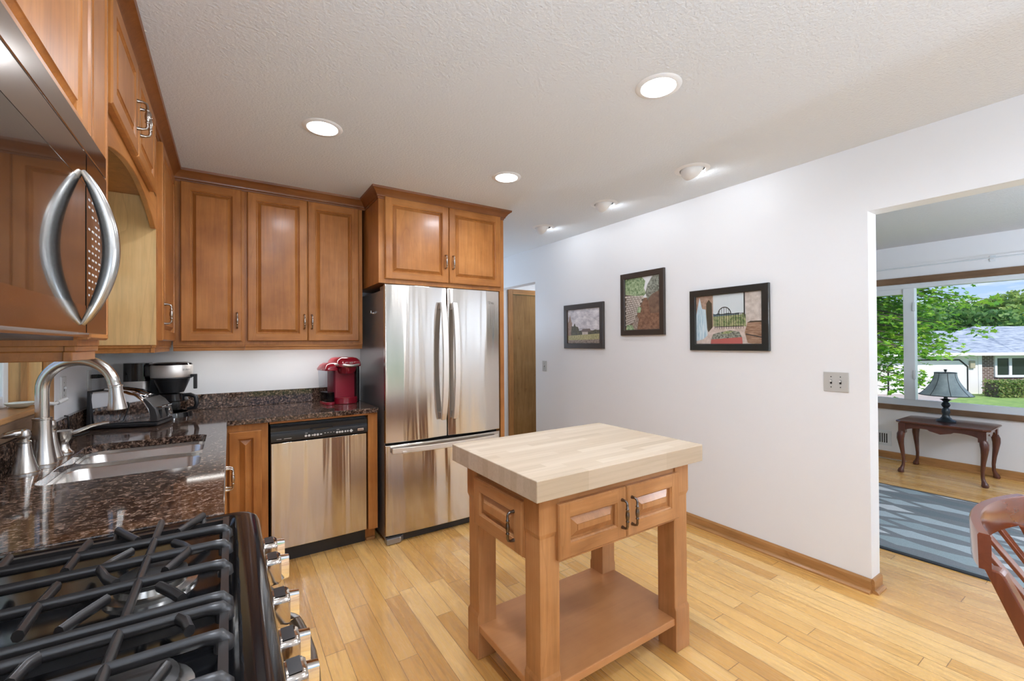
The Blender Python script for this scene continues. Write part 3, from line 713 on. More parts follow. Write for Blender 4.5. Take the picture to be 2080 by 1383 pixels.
# ------------------------------------------------------------------ gas range
RY0, RY1 = .612, 1.366
c = thing('gas_range', 'black and stainless gas range with cast iron grates in the foreground', 'stove', (0, 0, 0))
MB().box((-.645, RY0 + .004, .09), (.02, RY1 - .004, .905)).box((-.62, RY0 + .02, 0), (-.02, RY1 - .02, .09)).build('body', M['black_gloss'], c)
L3 = lambda r, z: [(p[0], p[1], z) for p in r]
tb = MB()
x0, x1, y0, y1 = -.648, .066, RY0, RY1
tb.rings([L3(rrect(x0, y0, x1 - .004, y1, .03), .898), L3(rrect(x0, y0, x1, y1, .03), .918), L3(rrect(x0 + .002, y0 + .002, x1 - .006, y1 - .002, .03), .932), L3(rrect(x0 + .008, y0 + .008, x1 - .020, y1 - .008, .028), .942),
          L3(rrect(x0 + .014, y0 + .014, x1 - .036, y1 - .014, .026), .945), L3(rrect(x0 + .02, y0 + .02, x1 - .040, y1 - .022, .024), .943), L3(rrect(x0 + .022, y0 + .022, x1 - .050, y1 - .024, .022), .9435), L3(rrect(x0 + .026, y0 + .026, x1 - .056, y1 - .030, .02), .938), L3(rrect(x0 + .034, y0 + .034, x1 - .064, y1 - .044, .02), .924), L3(rrect(x0 + .05, y0 + .05, x1 - .082, y1 - .06, .02), .920)], cap0=True, cap1=True)
tb.build('cooktop', M['black_gloss'], c, smooth=60)
MB().prism([(.012, .904), (.058, .904), (.066, .885), (.066, .80), (.058, .775), (.012, .775)], 'y', RY0 + .004, RY1 - .004).build('control_panel', M['mw_steel'], c, bev=.003)
MB().box((.02, RY0 + .006, .19), (.052, RY1 - .006, .768)).build('oven_door', M['steel'], c, bev=.006)
MB().box((.052, RY0 + .10, .30), (.0535, RY1 - .10, .64)).build('oven_window', M['black_glass'], c)
hp = [(.052, RY1 - .035, .735), (.078, RY1 - .045, .738)] + [(.078 + .062 * math.sin(math.pi * i / 12), RY1 - .05 - (RY1 - RY0 - .10) * i / 12, .74) for i in range(1, 12)] + [(.078, RY0 + .045, .738), (.052, RY0 + .035, .735)]
MB().tube(hp, .015, 12, sq=.8).build('oven_handle', M['dark_steel'], c, smooth=50)
MB().box((.02, RY0 + .006, .095), (.05, RY1 - .006, .182)).build('drawer', M['steel'], c, bev=.006)
# knobs: chrome, with a raised grip across the face
def knob():
    b = MB()
    b.lathe([(.021, 0), (.021, .004), (.019, .006)], seg=20, axis='x')
    b.rings([[(.006, y, z) for y, z in rrect(-.021, -.026, .021, .026, .010, 4)], [(.028, y, z) for y, z in rrect(-.021, -.026, .021, .026, .010, 4)], [(.033, y, z) for y, z in rrect(-.018, -.023, .018, .023, .008, 4)]], cap0=True, cap1=True)
    b.v = [(p[0] * 1.15, p[1] * 1.3, p[2] * 1.25) for p in b.v]
    return b
def knob_grip():
    b = MB()
    b.rings([[(.034, y, z) for y, z in rrect(-.011, -.031, .011, .029, .005, 3)], [(.056, y, z) for y, z in rrect(-.009, -.028, .009, .026, .005, 3)]], cap0=True, cap1=True)
    return b
for i, y in enumerate((1.305, 1.205, 1.02, .868, .775)):
    k = knob().build('knob', M['mw_steel'], c, (.066, y, .838), smooth=40)
    knob_grip().build('grip', M['chrome'], k, smooth=40)
    MB().box((.010, -.020, .0325), (.030, .020, .0331)).build('pointer_mark', M['black_plastic'], k)
# burners
for x, y, r in ((-.125, 1.075, .052), (-.475, 1.075, .04), (-.12, .735, .060), (-.475, .735, .048)):
    q = MB().lathe([(r + .022, .918), (r + .020, .926), (r + .004, .928), (r, .938), (r - .006, .940), (0, .940)], (x, y, 0), 32).build('burner_base', M['nickel'], c, smooth=40)
    MB().lathe([(r + .002, .939), (r + .003, .946), (r - .006, .950), (0, .951)], (x, y, 0), 32).build('burner_cap', M['burner'], q, smooth=40)
# grates
GZ = .966
def grate(name, y0, y1, bars, fingers, spines, parent):
    b = MB(); zl = .949; h = .012
    xr, xl = -.004, -.612
    b.bar((xr - .004, y0, zl), (xr - .004, y1, zl), .012, .022); b.bar((xl, y0, zl), (xl, y1, zl), .012, .022)
    for y in (y0, y1): b.bar((xl, y, zl - .001), (xr, y, zl - .001), .011, .014)
    for y in bars:
        b.tube([(xl, y, zl), (xl + .004, y, GZ - .004), (xl + .015, y, GZ), (xr - .026, y, GZ), (xr - .010, y, GZ - .002), (xr - .004, y, GZ - .010), (xr - .003, y, zl - .006)], [.010, .010, .0098, .0098, .012, .013, .013], 8, sq=.72)
    for xs, ya, yb in spines: b.tube([(xs, ya, GZ), (xs, yb, GZ)], .0096, 8, sq=.74)
    for f in fingers:
        for mir in (False, True):
            p = [(-.616 - x if mir else x, y, GZ) for x, y in f]
            if len(p) > 2: b.tube(p, .0092, 8, sq=.78)
            else:
                b.tube([p[0]] + [(.5 * (p[0][0] + p[1][0]), .5 * (p[0][1] + p[1][1]), GZ)] + [p[1]], .0090, 8, sq=.76)
            for q in (f[0], f[-1]):
                if q[1] > y1 + .01:   # fingers that stand up from the rear frame bar
                    x = -.616 - q[0] if mir else q[0]
                    b.tube([(x, q[1], GZ), (x, q[1] - .002, GZ - .008), (x, y1, zl)], [.006, .0065, .0065], 8)
    return b.build(name, M['iron'], parent, smooth=50)
fA = [[(-.099, 1.16), (-.081, 1.133), (-.069, 1.105), (-.075, 1.085), (-.101, 1.025)], [(-.098, 1.221), (-.074, 1.267), (-.055, 1.305)], [(-.212, 1.310), (-.189, 1.261), (-.165, 1.215)], [(-.256, 1.124), (-.254, 1.203), (-.25, 1.262)],
      [(-.167, 1.159), (-.185, 1.132), (-.204, 1.100), (-.185, 1.048), (-.168, 1.02)], [(-.253, 1.068), (-.258, 1.004), (-.257, .916)], [(-.103, .967), (-.08, .927), (-.066, .897)], [(-.17, .966), (-.196, .924), (-.21, .895)]]
grate('grate', .868, 1.285, (1.193, 1.102, 1.0, .872), fA, ((-.135, .872, 1.306), (-.481, .872, 1.306)), c)
fB = [[(-.066, .836), (-.056, .82), (-.05, .792)], [(-.213, .84), (-.224, .823), (-.229, .79)], [(-.099, .66), (-.081, .69), (-.07, .72)], [(-.2, .66), (-.215, .70), (-.22, .72)]]
grate('grate', .640, .846, (.838, .757, .66), fB, ((-.135, .64, .838), (-.481, .64, .838)), c)

# ------------------------------------------------------------------ over-the-range microwave
MX = -.247; MY0, MY1 = .650, 1.397
c = thing('microwave', 'over-the-range stainless microwave with black glass door and bowed handle', 'microwave', (0, 0, 0))
MB().box((-.664, MY0, 1.405), (MX - .03, MY1, 1.832)).build('body', M['mw_steel'], c)
MB().box((MX - .03, MY0, 1.785), (MX, MY1, 1.835)).build('vent_panel', M['mw_steel'], c, bev=.003)
DY = 1.222
b = MB()
b.box((MX - .03, MY0, 1.716), (MX, DY, 1.781)).box((MX - .03, MY0, 1.412), (MX, DY, 1.468)).box((MX - .03, MY0, 1.468), (MX, MY0 + .04, 1.716)).box((MX - .03, DY - .012, 1.468), (MX - .001, DY, 1.716))
dd = b.build('door', M['mw_steel'], c)
MB().box((MX - .028, MY0 + .04, 1.468), (MX - .0005, DY - .012, 1.716)).build('door_glass', M['black_glass'], dd)
b = MB().box((MX - .03, DY + .007, 1.716), (MX, MY1, 1.781)).box((MX - .03, DY + .007, 1.412), (MX, MY1, 1.468)).box((MX - .03, MY1 - .05, 1.468), (MX, MY1, 1.716))
b.build('panel_frame', M['mw_steel'], c)
kp = MB().box((MX - .028, DY + .007, 1.468), (MX - .0005, MY1 - .05, 1.716)).build('keypad', M['black_glass'], c)
rng = random.Random(4)
km = MB()
for r_ in range(14):
    for q in range(4):
        if rng.random() < .16: continue
        y = DY + .022 + q * .027; z = 1.490 + r_ * .0155
        wdt = rng.choice((.008, .012, .016)); km.box((MX - .0005, y, z), (MX - .0001, y + wdt, z + .004))
km.build('key_lettering', M['ink'], kp)
HY = 1.192
hp = []
rr = []
for i in range(25):
    t = i / 24; z = 1.428 + .308 * t
    hp.append((MX + .001 + .043 * math.sin(math.pi * t) ** .85, HY, z)); rr.append(.0145 * (.30 + .70 * math.sin(math.pi * t) ** .6))
b = MB().tube(hp, rr, 14)
b.build('handle', M['mw_handle'], dd, smooth=60)
b = MB().box((-.60, MY0 + .03, 1.398), (MX - .05, MY1 - .03, 1.405))
b.build('underside', M['black_plastic'], c)
MB().lathe([(.0, -.014), (.05, -.012), (.075, -.004), (.08, 0)], (-.40, .90, 1.398), 24).build('cooktop_lamp_lens', M['chrome'], c, smooth=40)

# ------------------------------------------------------------------ dishwasher
c = thing('dishwasher', 'stainless dishwasher with a black control panel under the granite counter', 'dishwasher', (.207, 3.05, 0))
Wd = .590
MB().box((0.004, .03, .105), (Wd - .004, .58, .885)).build('tub', M['black_plastic'], c)
def bowed(x0, x1, z0, z1, y, bow, t, n=14):
    b = MB(); fr = []
    for i in range(n + 1):
        u = i / n; fr.append((x0 + (x1 - x0) * u, y - bow * (1 - (2 * u - 1) ** 2)))
    poly = fr + [(x1, y + t), (x0, y + t)]
    return b.prism(poly, 'z', z0, z1)
bowed(.006, Wd - .006, .108, .772, 0, .006, .028).build('door_panel', M['steel'], c, bev=.003, smooth=40)
cp = MB(); n = 16
prof = [(0, .776), (-.016, .782), (-.021, .80), (-.016, .832), (-.004, .842), (-.006, .85), (-.008, .868), (0, .876), (.03, .876), (.03, .776)]
cp.prism(prof, 'x', .004, Wd - .004).build('control_panel', M['black_plastic'], c, smooth=30)
MB().prism([(Wd / 2 - .07, .842)] + [(Wd / 2 - .07 + .14 * i / 12, .842 - .014 * math.sin(math.pi * i / 12)) for i in range(1, 12)] + [(Wd / 2 + .07, .842)], 'y', -.0185, -.004).build('grip_recess', M['black_gloss'], c)
pm = MB(); pa = MB(); pb = MB()
def dot(x, z, r): (pb if x < .3 else pm).lathe([(0, .0003), (r, .0003), (r, 0)], (x, -.0212, z), 12, axis='y')
for i, x in enumerate((.200, .219, .252, .270)): dot(x, .802, .0075)
pb.box((.234, -.0216, .798), (.243, -.0208, .806)); pb.box((.262 + .022, -.0216, .799), (.296, -.0208, .806))
for x in (.31, .328, .346, .364): pm.box((x, -.0216, .806), (x + .008, -.0208, .809))
for x in (.388, .405, .421): dot(x, .803, .0072)
for x in (.440, .456): pm.box((x - .005, -.0216, .798), (x + .005, -.0208, .809))
pm.prism([(.466, .803), (.478, .792), (.490, .803), (.478, .814)], 'y', -.0216, -.0208)
pb.box((.196, -.0216, .818), (.210, -.0208, .8205)); pm.box((.385, -.0216, .819), (.402, -.0208, .8215))
pa.box((.035, -.0216, .797), (.062, -.0208, .7995)); pa.box((.075, -.0216, .797), (.118, -.0208, .7995))
pm.build('button_icons', M['ink'], c); pb.build('cycle_icons', M['ink'], c); pa.build('lettering', M['ink'], c)
MB().box((.520, -.0222, .797), (.559, -.0205, .812)).build('badge', M['badge'], c, bev=.001)
bm_ = MB()
for i in range(6): bm_.box((.523 + i * .0057, -.0225, .801), (.5275 + i * .0057, -.0222, .807))
bm_.build('badge_lettering', M['dark_print'], c)
MB().box((.0, .07, 0), (Wd, .085, .107)).build('toe_panel', M['black_plastic'], c)

# ------------------------------------------------------------------ refrigerator
c = thing('refrigerator', 'stainless french-door refrigerator with a bottom freezer drawer', 'refrigerator', (.893, 2.945, 0))
Wf = .918
MB().box((.004, .055, .03), (Wf - .004, .70, 1.765)).build('body', M['steel_side'], c, bev=.004)
for xx in (.01, Wf - .10): MB().box((xx, .05, 1.765), (xx + .09, .16, 1.795)).build('hinge_cover', M['steel_side'], c, bev=.004)
MB().box((.012, .042, .03), (Wf - .012, .06, 1.76)).build('gasket', M['black_matte'], c)
sp = .464
LT = bowed(0, sp - .003, .700, 1.800, .010, .014, .034, 20).build('door', M['steel'], c, bev=.004, smooth=40)
RT_ = bowed(sp + .003, Wf, .700, 1.800, .010, .014, .034, 20).build('door', M['steel'], c, bev=.004, smooth=40)
FZ = bowed(0, Wf, .062, .684, .010, .020, .034, 28).build('freezer_drawer', M['steel'], c, bev=.004, smooth=40)
def vhandle(x, parent):
    b = MB(); n = 18; rings = []
    for i in range(n + 1):
        t = i / n; z = .828 + .862 * t; bow = math.sin(math.pi * t) ** .7
        y = -.024 - .046 * bow; wd = .018 + .003 * bow; th = .013
        xo = x
        rings.append([(xo - wd, y + th, z), (xo - wd, y - th, z), (xo + wd, y - th, z), (xo + wd, y + th, z)])
    b.rings(rings, cap0=True, cap1=True)
    for z in (.86, 1.66): b.box((x - .011, -.03, z - .02), (x + .011, .0, z + .02))
    return b.build('handle', M['steel_handle'], parent, bev=.003)
vhandle(sp - .047, LT); vhandle(sp + .047, RT_)
b = MB(); n = 18; rings = []
for i in range(n + 1):
    t = i / n; x = .035 + (Wf - .07) * t; bow = math.sin(math.pi * t) ** .6
    y = -.022 - .046 * bow; rings.append([(x, y - .012, .634), (x, y + .012, .628), (x, y + .012, .664), (x, y - .012, .672)])
b.rings(rings, cap0=True, cap1=True)
for x in (.13, Wf - .13): b.box((x - .03, -.058, .632), (x + .03, .0, .648))
b.build('handle', M['steel_handle'], FZ, bev=.003)
MB().box((.03, .035, .004), (Wf - .03, .06, .060)).build('toe_grille', M['black_plastic'], c)
MB().prism([(.004, .0), (.10, .0), (.14, .045), (.14, .06), (.004, .06)], 'z', .004, .045).build('foot_cover', M['steel_side'], c, bev=.005)
lg = MB()
for i in range(18):
    a0, a1 = R(20 + 18.5 * i), R(20 + 18.5 * (i + 1)); r0, r1 = .0105, .0125
    lg.poly([(r0 * math.cos(a0), 0, r0 * math.sin(a0)), (r1 * math.cos(a0), 0, r1 * math.sin(a0)), (r1 * math.cos(a1), 0, r1 * math.sin(a1)), (r0 * math.cos(a1), 0, r0 * math.sin(a1))])
lg.box((-.001, -.0003, -.006), (.001, .0003, .006)).box((-.001, -.0003, -.006), (.005, .0003, -.0045))
lg.build('emblem', M['steel_side'], RT_, (.822, -.0008, 1.705))
text_mesh('lettering', 'LG', .022, M['steel_side'], RT_, (.855, .0008, 1.704), (R(90), 0, R(4)))
c = thing('magnetic_clip', 'small chrome clip stuck on the grey side of the refrigerator', 'clip', (.8965, 3.25, 1.615), R(-90))
MB().lathe([(.009, 0), (.009, .006), (.003, .008), (.003, .016)], seg=14, axis='y').build('magnet', M['chrome'], c, smooth=40)
MB().box((-.022, -.020, -.004), (.006, -.012, .004)).box((-.006, -.022, .0), (.006, -.014, .018)).build('jaw', M['chrome'], c, bev=.002)

# ------------------------------------------------------------------ butcher-block island
c = thing('kitchen_island', 'freestanding maple island with a thick pale butcher-block top and open lower shelf', 'kitchen island', (0, 0, 0))
b = MB(); b.box((-.474, -.333, .838), (.474, .333, .914))
b.build('butcher_block_top', M['butcher'], c, (1.346, 1.516, 0), bev=.003)
LX = (.905, 1.000, 1.660, 1.757); LY = (1.215, 1.312, 1.668, 1.762)
def leg(x0, x1, y0, y1, sx, sy):
    e = .006; b = MB(); rg = []
    for z, k in ((0, 0), (.185, 0), (.200, 1), (.690, 1), (.708, 0), (.838, 0)):
        a0 = x0 + e * k if sx < 0 else x0; a1 = x1 - e * k if sx > 0 else x1; b0 = y0 + e * k if sy < 0 else y0; b1 = y1 - e * k if sy > 0 else y1
        rg.append([(a0, b0, z), (a1, b0, z), (a1, b1, z), (a0, b1, z)])
    b.rings(rg, cap0=True, cap1=True)
    return b.build('leg', M['island_z'], c, bev=.003)
for sx, (x0, x1) in ((-1, LX[:2]), (1, LX[2:])):
    for sy, (y0, y1) in ((-1, LY[:2]), (1, LY[2:])): leg(x0, x1, y0, y1, sx, sy)
MB().box((LX[1], 1.222, .588), (LX[2], 1.240, .838)).build('front_apron', M['island_x'], c)
MB().box((LX[1], 1.738, .588), (LX[2], 1.756, .838)).build('rear_apron', M['island_x'], c)
MB().box((.914, LY[1], .588), (.932, LY[2], .838)).build('side_apron', M['island_y'], c)
MB().box((1.730, LY[1], .588), (1.748, LY[2], .838)).build('side_apron', M['island_y'], c)
MB().box((.912, 1.2225, .118), (1.750, 1.755, .150)).build('lower_shelf', wood('island_shelf', (.46, .195, .07), (.53, .24, .09), (.58, .28, .11), axis='x', grain=.15, cathedral=.12), c, bev=.004)
door(c, .982, 1.332, .604, .806, 1.305, .705, y=1.222, wood_='island', stile=.060, bev=.030, L=.108, hm='pewter')
door(c, 1.335, 1.672, .604, .806, 1.362, .705, y=1.222, wood_='island', stile=.060, bev=.030, L=.108, hm='pewter')
o = door_mesh(.372, .203, .02, .058, .028).build('drawer', [M['island_z'], M['island_x']], c, (.914, 1.682, .598), (0, 0, R(-90)))
pull(o, .322, -.02, .10, M['pewter'], .108)

# ------------------------------------------------------------------ things on the counter
c = thing('toaster', 'polished chrome two-slot toaster with black ends on the granite counter', 'toaster', (-.345, 3.03, CT), R(-16))
# local: x -0.27..0 (front with levers at x=0), y 0..0.19
side = [(-.275, .022), (-.02, .022), (-.012, .06), (-.022, .10), (-.05, .145), (-.09, .178), (-.14, .196), (-.20, .203), (-.285, .196), (-.288, .16)]
MB().prism(side, 'y', .012, .188).build('chrome_shell', M['chrome'], c, bev=.010, seg=3, smooth=40)
MB().prism([(-.285, .004), (.012, .004), (.016, .024), (-.29, .024)], 'y', .002, .198).build('base', M['black_plastic'], c, bev=.005)
fp = [(.013, .026), (.016, .05), (.006, .095), (-.022, .135), (-.05, .156), (-.056, .148), (-.03, .10), (-.022, .06), (-.022, .026)]
MB().prism(fp, 'y', .008, .192).build('front_panel', plain('dark_grey_plastic', (.05, .045, .042), .3), c, bev=.004, smooth=40)
MB().prism([(-.30, .026), (-.276, .026), (-.280, .20), (-.295, .205)], 'y', .006, .194).build('rear_panel', M['black_plastic'], c, bev=.004)
for y in (.058, .112):
    MB().prism([(-.25, .2025), (-.24, .214), (-.18, .210), (-.11, .196), (-.06, .170), (-.06, .160), (-.11, .184), (-.18, .199)], 'y', y - .006, y + .036).build('slot_cover', M['chrome'], c, bev=.004, smooth=40)
    MB().prism([(-.225, .2145), (-.18, .211), (-.12, .1975), (-.118, .196), (-.18, .2095), (-.225, .213)], 'y', y + .006, y + .024).build('slot', M['black_matte'], c)
for y in (.045, .115):
    l = MB().box((-.002, y - .022, .098), (.03, y + .026, .107)).build('lever', M['chrome'], c, bev=.003)
    MB().box((.006, y - .010, .04), (.0165, y + .012, .088)).build('lever_slot', M['black_matte'], c, bev=.002)
MB().lathe([(.0, .003), (.011, .003), (.013, 0)], (.0135, .155, .072), 20, axis='x').build('emblem', M['chrome'], c)
for z in (.036, .05): 
    for y in (.145, .165): MB().lathe([(.0, .006), (.006, .006), (.007, 0)], (.014, y, z), 12, axis='x').build('button', M['chrome'], c)
o = MB().box((-.655, 3.348, 1.200), (-.630, 3.372, 1.222)).tube([(-.632, 3.36, 1.211), (-.600, 3.36, 1.211), (-.575, 3.358, 1.208), (-.548, 3.352, 1.185), (-.545, 3.345, 1.14), (-.55, 3.335, 1.06), (-.56, 3.32, .99), (-.57, 3.31, .951)], .005, 8).tube([(-.628, 3.36, 1.211), (-.59, 3.36, 1.2105)], [.011, .006], 10).build('power_cord', M['rubber'], None, smooth=50)
tag(o, 'black plug and cord running from the outlet down behind the toaster', 'power cord')
o = MB().tube([(-.60, 3.02, .948), (-.615, 2.95, .948), (-.632, 2.90, .951), (-.640, 2.87, .99), (-.637, 2.855, 1.035), (-.640, 2.86, 1.052), (-.655, 2.88, 1.053)], .004, 8).build('power_cord', M['rubber'], None, smooth=50)
tag(o, 'thin black cord looped over the granite backsplash left of the toaster', 'power cord')

c = thing('coffee_maker', 'black and stainless drip coffee maker with glass carafe in the corner', 'coffee maker', (-.30, 3.41, CT))
MB().prism(rrect(-.235, .02, -.115, .19, .03), 'z', .0, .225).build('water_tank', M['steel_handle'], c, smooth=40)
MB().prism(rrect(-.237, .018, -.113, .192, .03), 'z', .225, .335).build('tank_top', M['black_gloss'], c, smooth=40)
MB().box((-.13, .07, .0), (.03, .16, .30)).build('spine', M['black_plastic'], c, bev=.01)
MB().box((-.13, -.02, .25), (-.05, .12, .325)).build('bridge', M['black_plastic'], c, bev=.01)
MB().lathe([(.080, .030), (.100, .028), (.105, .004), (.106, 0), (.09, 0)][::-1], (0, 0, 0), 32).lathe([(0, .03), (.08, .03)], seg=32).build('warming_base', M['black_gloss'], c, smooth=40)
MB().lathe([(.104, .245), (.106, .250), (.106, .318), (.103, .322)], seg=40).build('brew_basket_band', M['steel_handle'], c, smooth=40)
MB().lathe([(0, .338), (.07, .338), (.098, .332), (.104, .322), (.102, .318)], seg=40).build('lid', M['black_gloss'], c, smooth=40)
MB().lathe([(.104, .246), (.104, .238), (.092, .234), (.088, .22), (.060, .150), (.0, .148)], seg=40).build('filter_cone', M['black_plastic'], c, smooth=40)
MB().box((.095, -.055, .245), (.128, -.03, .262)).box((.110, -.06, .170), (.130, -.028, .262)).build('basket_handle', M['black_plastic'], c, bev=.004)
text_mesh('lettering', 'BUNN', .018, M['ink'], c, (.078, -.073, .292), (R(90), 0, R(46)))
k = MB().lathe([(.05, .034), (.070, .038), (.080, .06), (.080, .10), (.066, .130), (.06, .135)], seg=36).build('carafe', M['carafe'], c, smooth=50)
MB().lathe([(.081, .097), (.083, .102), (.068, .133), (.064, .142), (.02, .145), (0, .145)], seg=36).build('carafe_collar', M['black_gloss'], k, smooth=40)
MB().tube([(.062, -.03, .132), (.095, -.045, .134), (.122, -.055, .12), (.128, -.058, .08), (.118, -.052, .05), (.080, -.034, .046)], [.011, .012, .013, .013, .012, .010], 10).build('carafe_handle', M['black_plastic'], k, smooth=50)

c = thing('pod_coffee_machine', 'glossy red single-serve coffee machine with a clear water tank beside the refrigerator', 'coffee maker', (.70, 3.40, CT), R(12))
hb = rrect(-.055, -.06, .125, .17, .05, 6)
MB().prism(rrect(-.050, .01, .120, .15, .02, 4), 'z', .045, .27).build('back_column', M['red_matte'], c, bev=.004, smooth=40)
MB().prism(rrect(.105, -.02, .135, .17, .012, 4), 'z', .0, .30).build('side_housing', M['black_gloss'], c, bev=.004, smooth=40)
MB().prism(arc(.035, .02, .09, 180, 360, 20) + [(.125, .15), (-.055, .15)], 'z', 0, .048).build('drip_tray', M['red'], c, bev=.004, smooth=40)
hd = MB(); rg = []
for z, g in ((.225, -.014), (.245, -.006), (.275, 0)): rg.append([(p[0], p[1], z) for p in rrect(-.03 - g, -.085 - g, .10 + g, .12 + g, .05, 6)])
hd.rings(rg, cap0=True, cap1=True); hd.build('brew_head', M['red'], c, smooth=50)
hd = MB(); rg = []
for z, g in ((.278, 0), (.300, .004), (.322, -.006), (.338, -.025), (.345, -.05)): rg.append([(p[0], p[1] + (.345 - z) * -.15, z) for p in rrect(-.055 - g, -.085 - g, .125 + g, .16 + g, min(.055, .05 + g), 6)])
hd.rings(rg, cap0=True, cap1=True); hd.build('lid', M['red'], c, smooth=50)
b = MB(); pth = [(.035 + .105 * math.cos(R(a)), .0 + .105 * math.sin(R(a)), .283 + .012 * abs(math.cos(R(a)))) for a in range(190, 352, 9)]
b.tube(pth, .010, 8, sq=.6); b.build('handle_band', M['steel_handle'], c, smooth=50)
text_mesh('lettering', 'KEURIG', .021, M['ink'], c, (.055, -.093, .304), (R(80), 0, R(8)))
tk = rrect(-.122, -.04, -.056, .12, .03, 6)
MB().prism(tk, 'z', .0, .022).build('tank_base', M['red'], c, bev=.003, smooth=40)
b = MB(); b.rings([[(p[0], p[1], z) for p in rrect(-.122 - g, -.04 - g, -.056, .12 + g, .03, 6)] for z, g in ((.022, 0), (.12, .004), (.25, .010))])
b.build('water_tank', M['clear'], c, smooth=50)
MB().prism(rrect(-.118, -.036, -.060, .116, .027, 6), 'z', .023, .090).build('tank_water', glass('tank_water', (.12, .16, .24), 1.2), c, smooth=40)
b = MB(); b.rings([[(p[0], p[1], z) for p in rrect(-.134 - g, -.055 - g, -.040, .135 + g, .03, 6)] for z, g in ((.25, 0), (.262, .003), (.29, -.012), (.305, -.03))], cap0=True, cap1=True)
b.build('tank_lid', M['red'], c, smooth=50)
# ------------------------------------------------------------------ framed pictures
def pmat(name, lo, hi, scale, stretch=(1, 1, 1)): return noisy(name, lo, hi, scale, .6, stretch)
P_ = dict(
    cloud=pmat('printed_cloudy_sky', (.50, .47, .50), (.92, .88, .88), 12, (1, 1, 2)), stone=pmat('printed_grey_stone', (.13, .10, .08), (.27, .22, .17), 60), field=pmat('printed_field', (.26, .24, .08), (.66, .60, .32), 70, (3, 1, 1)),
    soil=pmat('printed_soil', (.14, .10, .08), (.50, .40, .32), 80), bush=pmat('printed_dark_trees', (.05, .05, .03), (.16, .14, .08), 60), leaves=pmat('printed_foliage', (.07, .16, .05), (.50, .60, .36), 55), ivy=pmat('printed_ivy', (.06, .07, .05), (.42, .44, .36), 70),
    path=pmat('printed_brown_path', (.16, .08, .045), (.34, .19, .12), 45), wall_=pmat('printed_brown_wall', (.13, .075, .05), (.24, .15, .10), 25), sky=plain('printed_pale_sky', (.66, .72, .73), .6), white=plain('printed_white', (.80, .80, .80), .6),
    house=pmat('printed_brown_house', (.30, .19, .13), (.46, .32, .24), 40), arch=plain('printed_dark_arch', (.07, .055, .03), .6), blue=pmat('printed_blue_reflection', (.32, .50, .60), (.70, .80, .84), 20, (4, 1, .5)), stucco=pmat('printed_pale_stucco', (.50, .43, .37), (.70, .63, .56), 30),  # the blue one is a reflection painted into the courtyard print
    iron=plain('printed_black_iron', (.03, .028, .025), .6), garden=pmat('printed_garden', (.12, .22, .07), (.48, .46, .24), 60), ground=pmat('printed_pinkish_ground', (.50, .40, .34), (.68, .58, .52), 30), barrel=pmat('printed_barrel', (.20, .10, .05), (.46, .30, .20), 18, (1, 1, 6)), red=plain('printed_red_planter', (.50, .13, .11), .6), far=plain('printed_far_trees', (.12, .19, .22), .6), slate=plain('printed_slate_roof', (.20, .15, .13), .6))
keys = list(P_); PM = [P_[k] for k in keys]; PI = {k: i for i, k in enumerate(keys)}
def picture(label, y_left, z0, W, H, fw, shapes, fmat):
    c = thing('framed_picture', label, 'picture', (2.9445, y_left, z0), R(-90), 'framed photographs on the white wall')
    b = MB()
    rect = lambda i, y: [(i, y, i), (W - i, y, i), (W - i, y, H - i), (i, y, H - i)]
    b.rings([rect(0, 0), rect(0, -.020), rect(.003, -.023), rect(fw - .004, -.023), rect(fw, -.019), rect(fw, -.006), rect(fw, 0)])
    b.build('frame', fmat, c)
    w, h = W - 2 * fw, H - 2 * fw
    b = MB(); b.box((fw - .002, -.008, fw - .002), (W - fw + .002, -.002, H - fw + .002), PI[shapes[0][0]])
    for k, (m, pts) in enumerate(shapes[1:]):
        y = -.0081 - .00006 * k
        b.poly([(fw + p[0] * w, y, fw + p[1] * h) for p in pts], PI[m])
    b.build('photograph', PM, c, fix=False)
    MB().box((fw - .001, -.0125, fw - .001), (W - fw + .001, -.0110, H - fw + .001)).build('picture_glass', M['glass'], c)
    return c
dark = plain('dark_brown_frame', (.045, .032, .024), .35, coat=.2)
green = plain('black_green_frame', (.022, .024, .022), .25, coat=.4)
hill = lambda y, a, n, s: [(i / n, y + a * random.Random(s + i).random()) for i in range(n + 1)]
S1 = [('cloud', None), ('bush', [(0, .18)] + hill(.36, .03, 14, 3) + [(1, .18)]), ('house', [(0, .22), (0, .62), (.03, .66), (.07, .86), (.12, .64), (.14, .62), (.14, .22)]), ('bush', [(.10, .22), (.12, .52), (.18, .50), (.22, .60), (.26, .50), (.33, .48), (.36, .40), (.36, .22)]), ('stucco', [(.46, .25), (.46, .36), (.64, .36), (.64, .25)]), ('slate', [(.42, .33), (.48, .42), (.70, .42), (.74, .33)]), ('field', [(0, .07), (0, .23), (1, .27), (1, .09)]), ('soil', [(0, 0), (0, .09), (1, .11), (1, 0)])]
picture('smallest framed photograph, a church spire under clouds, nearest the hall doorway', 3.472, 1.328, .568, .444, .052, S1, dark)
S2 = [('path', None), ('white', [(.2, .6), (.2, 1), (.8, 1), (.8, .6)]), ('leaves', [(0, .62), (0, 1), (.50, 1), (.60, .92), (.56, .78), (.62, .68), (.48, .60), (.30, .62)]), ('ivy', [(.66, .55), (.60, .70), (.66, .85), (.80, 1), (1, 1), (1, .60), (.8, .6)]), ('wall_', [(.72, .30), (.68, .58), (.80, .66), (1, .72), (1, .30)]), ('slate', [(0, .66), (0, .70), (.56, .615), (.52, .57)])]
rg2 = random.Random(2)
S2.append(('stone', [(0, .05), (0, .66), (.56, .58), (.40, .38), (.34, .22), (.14, .05)]))
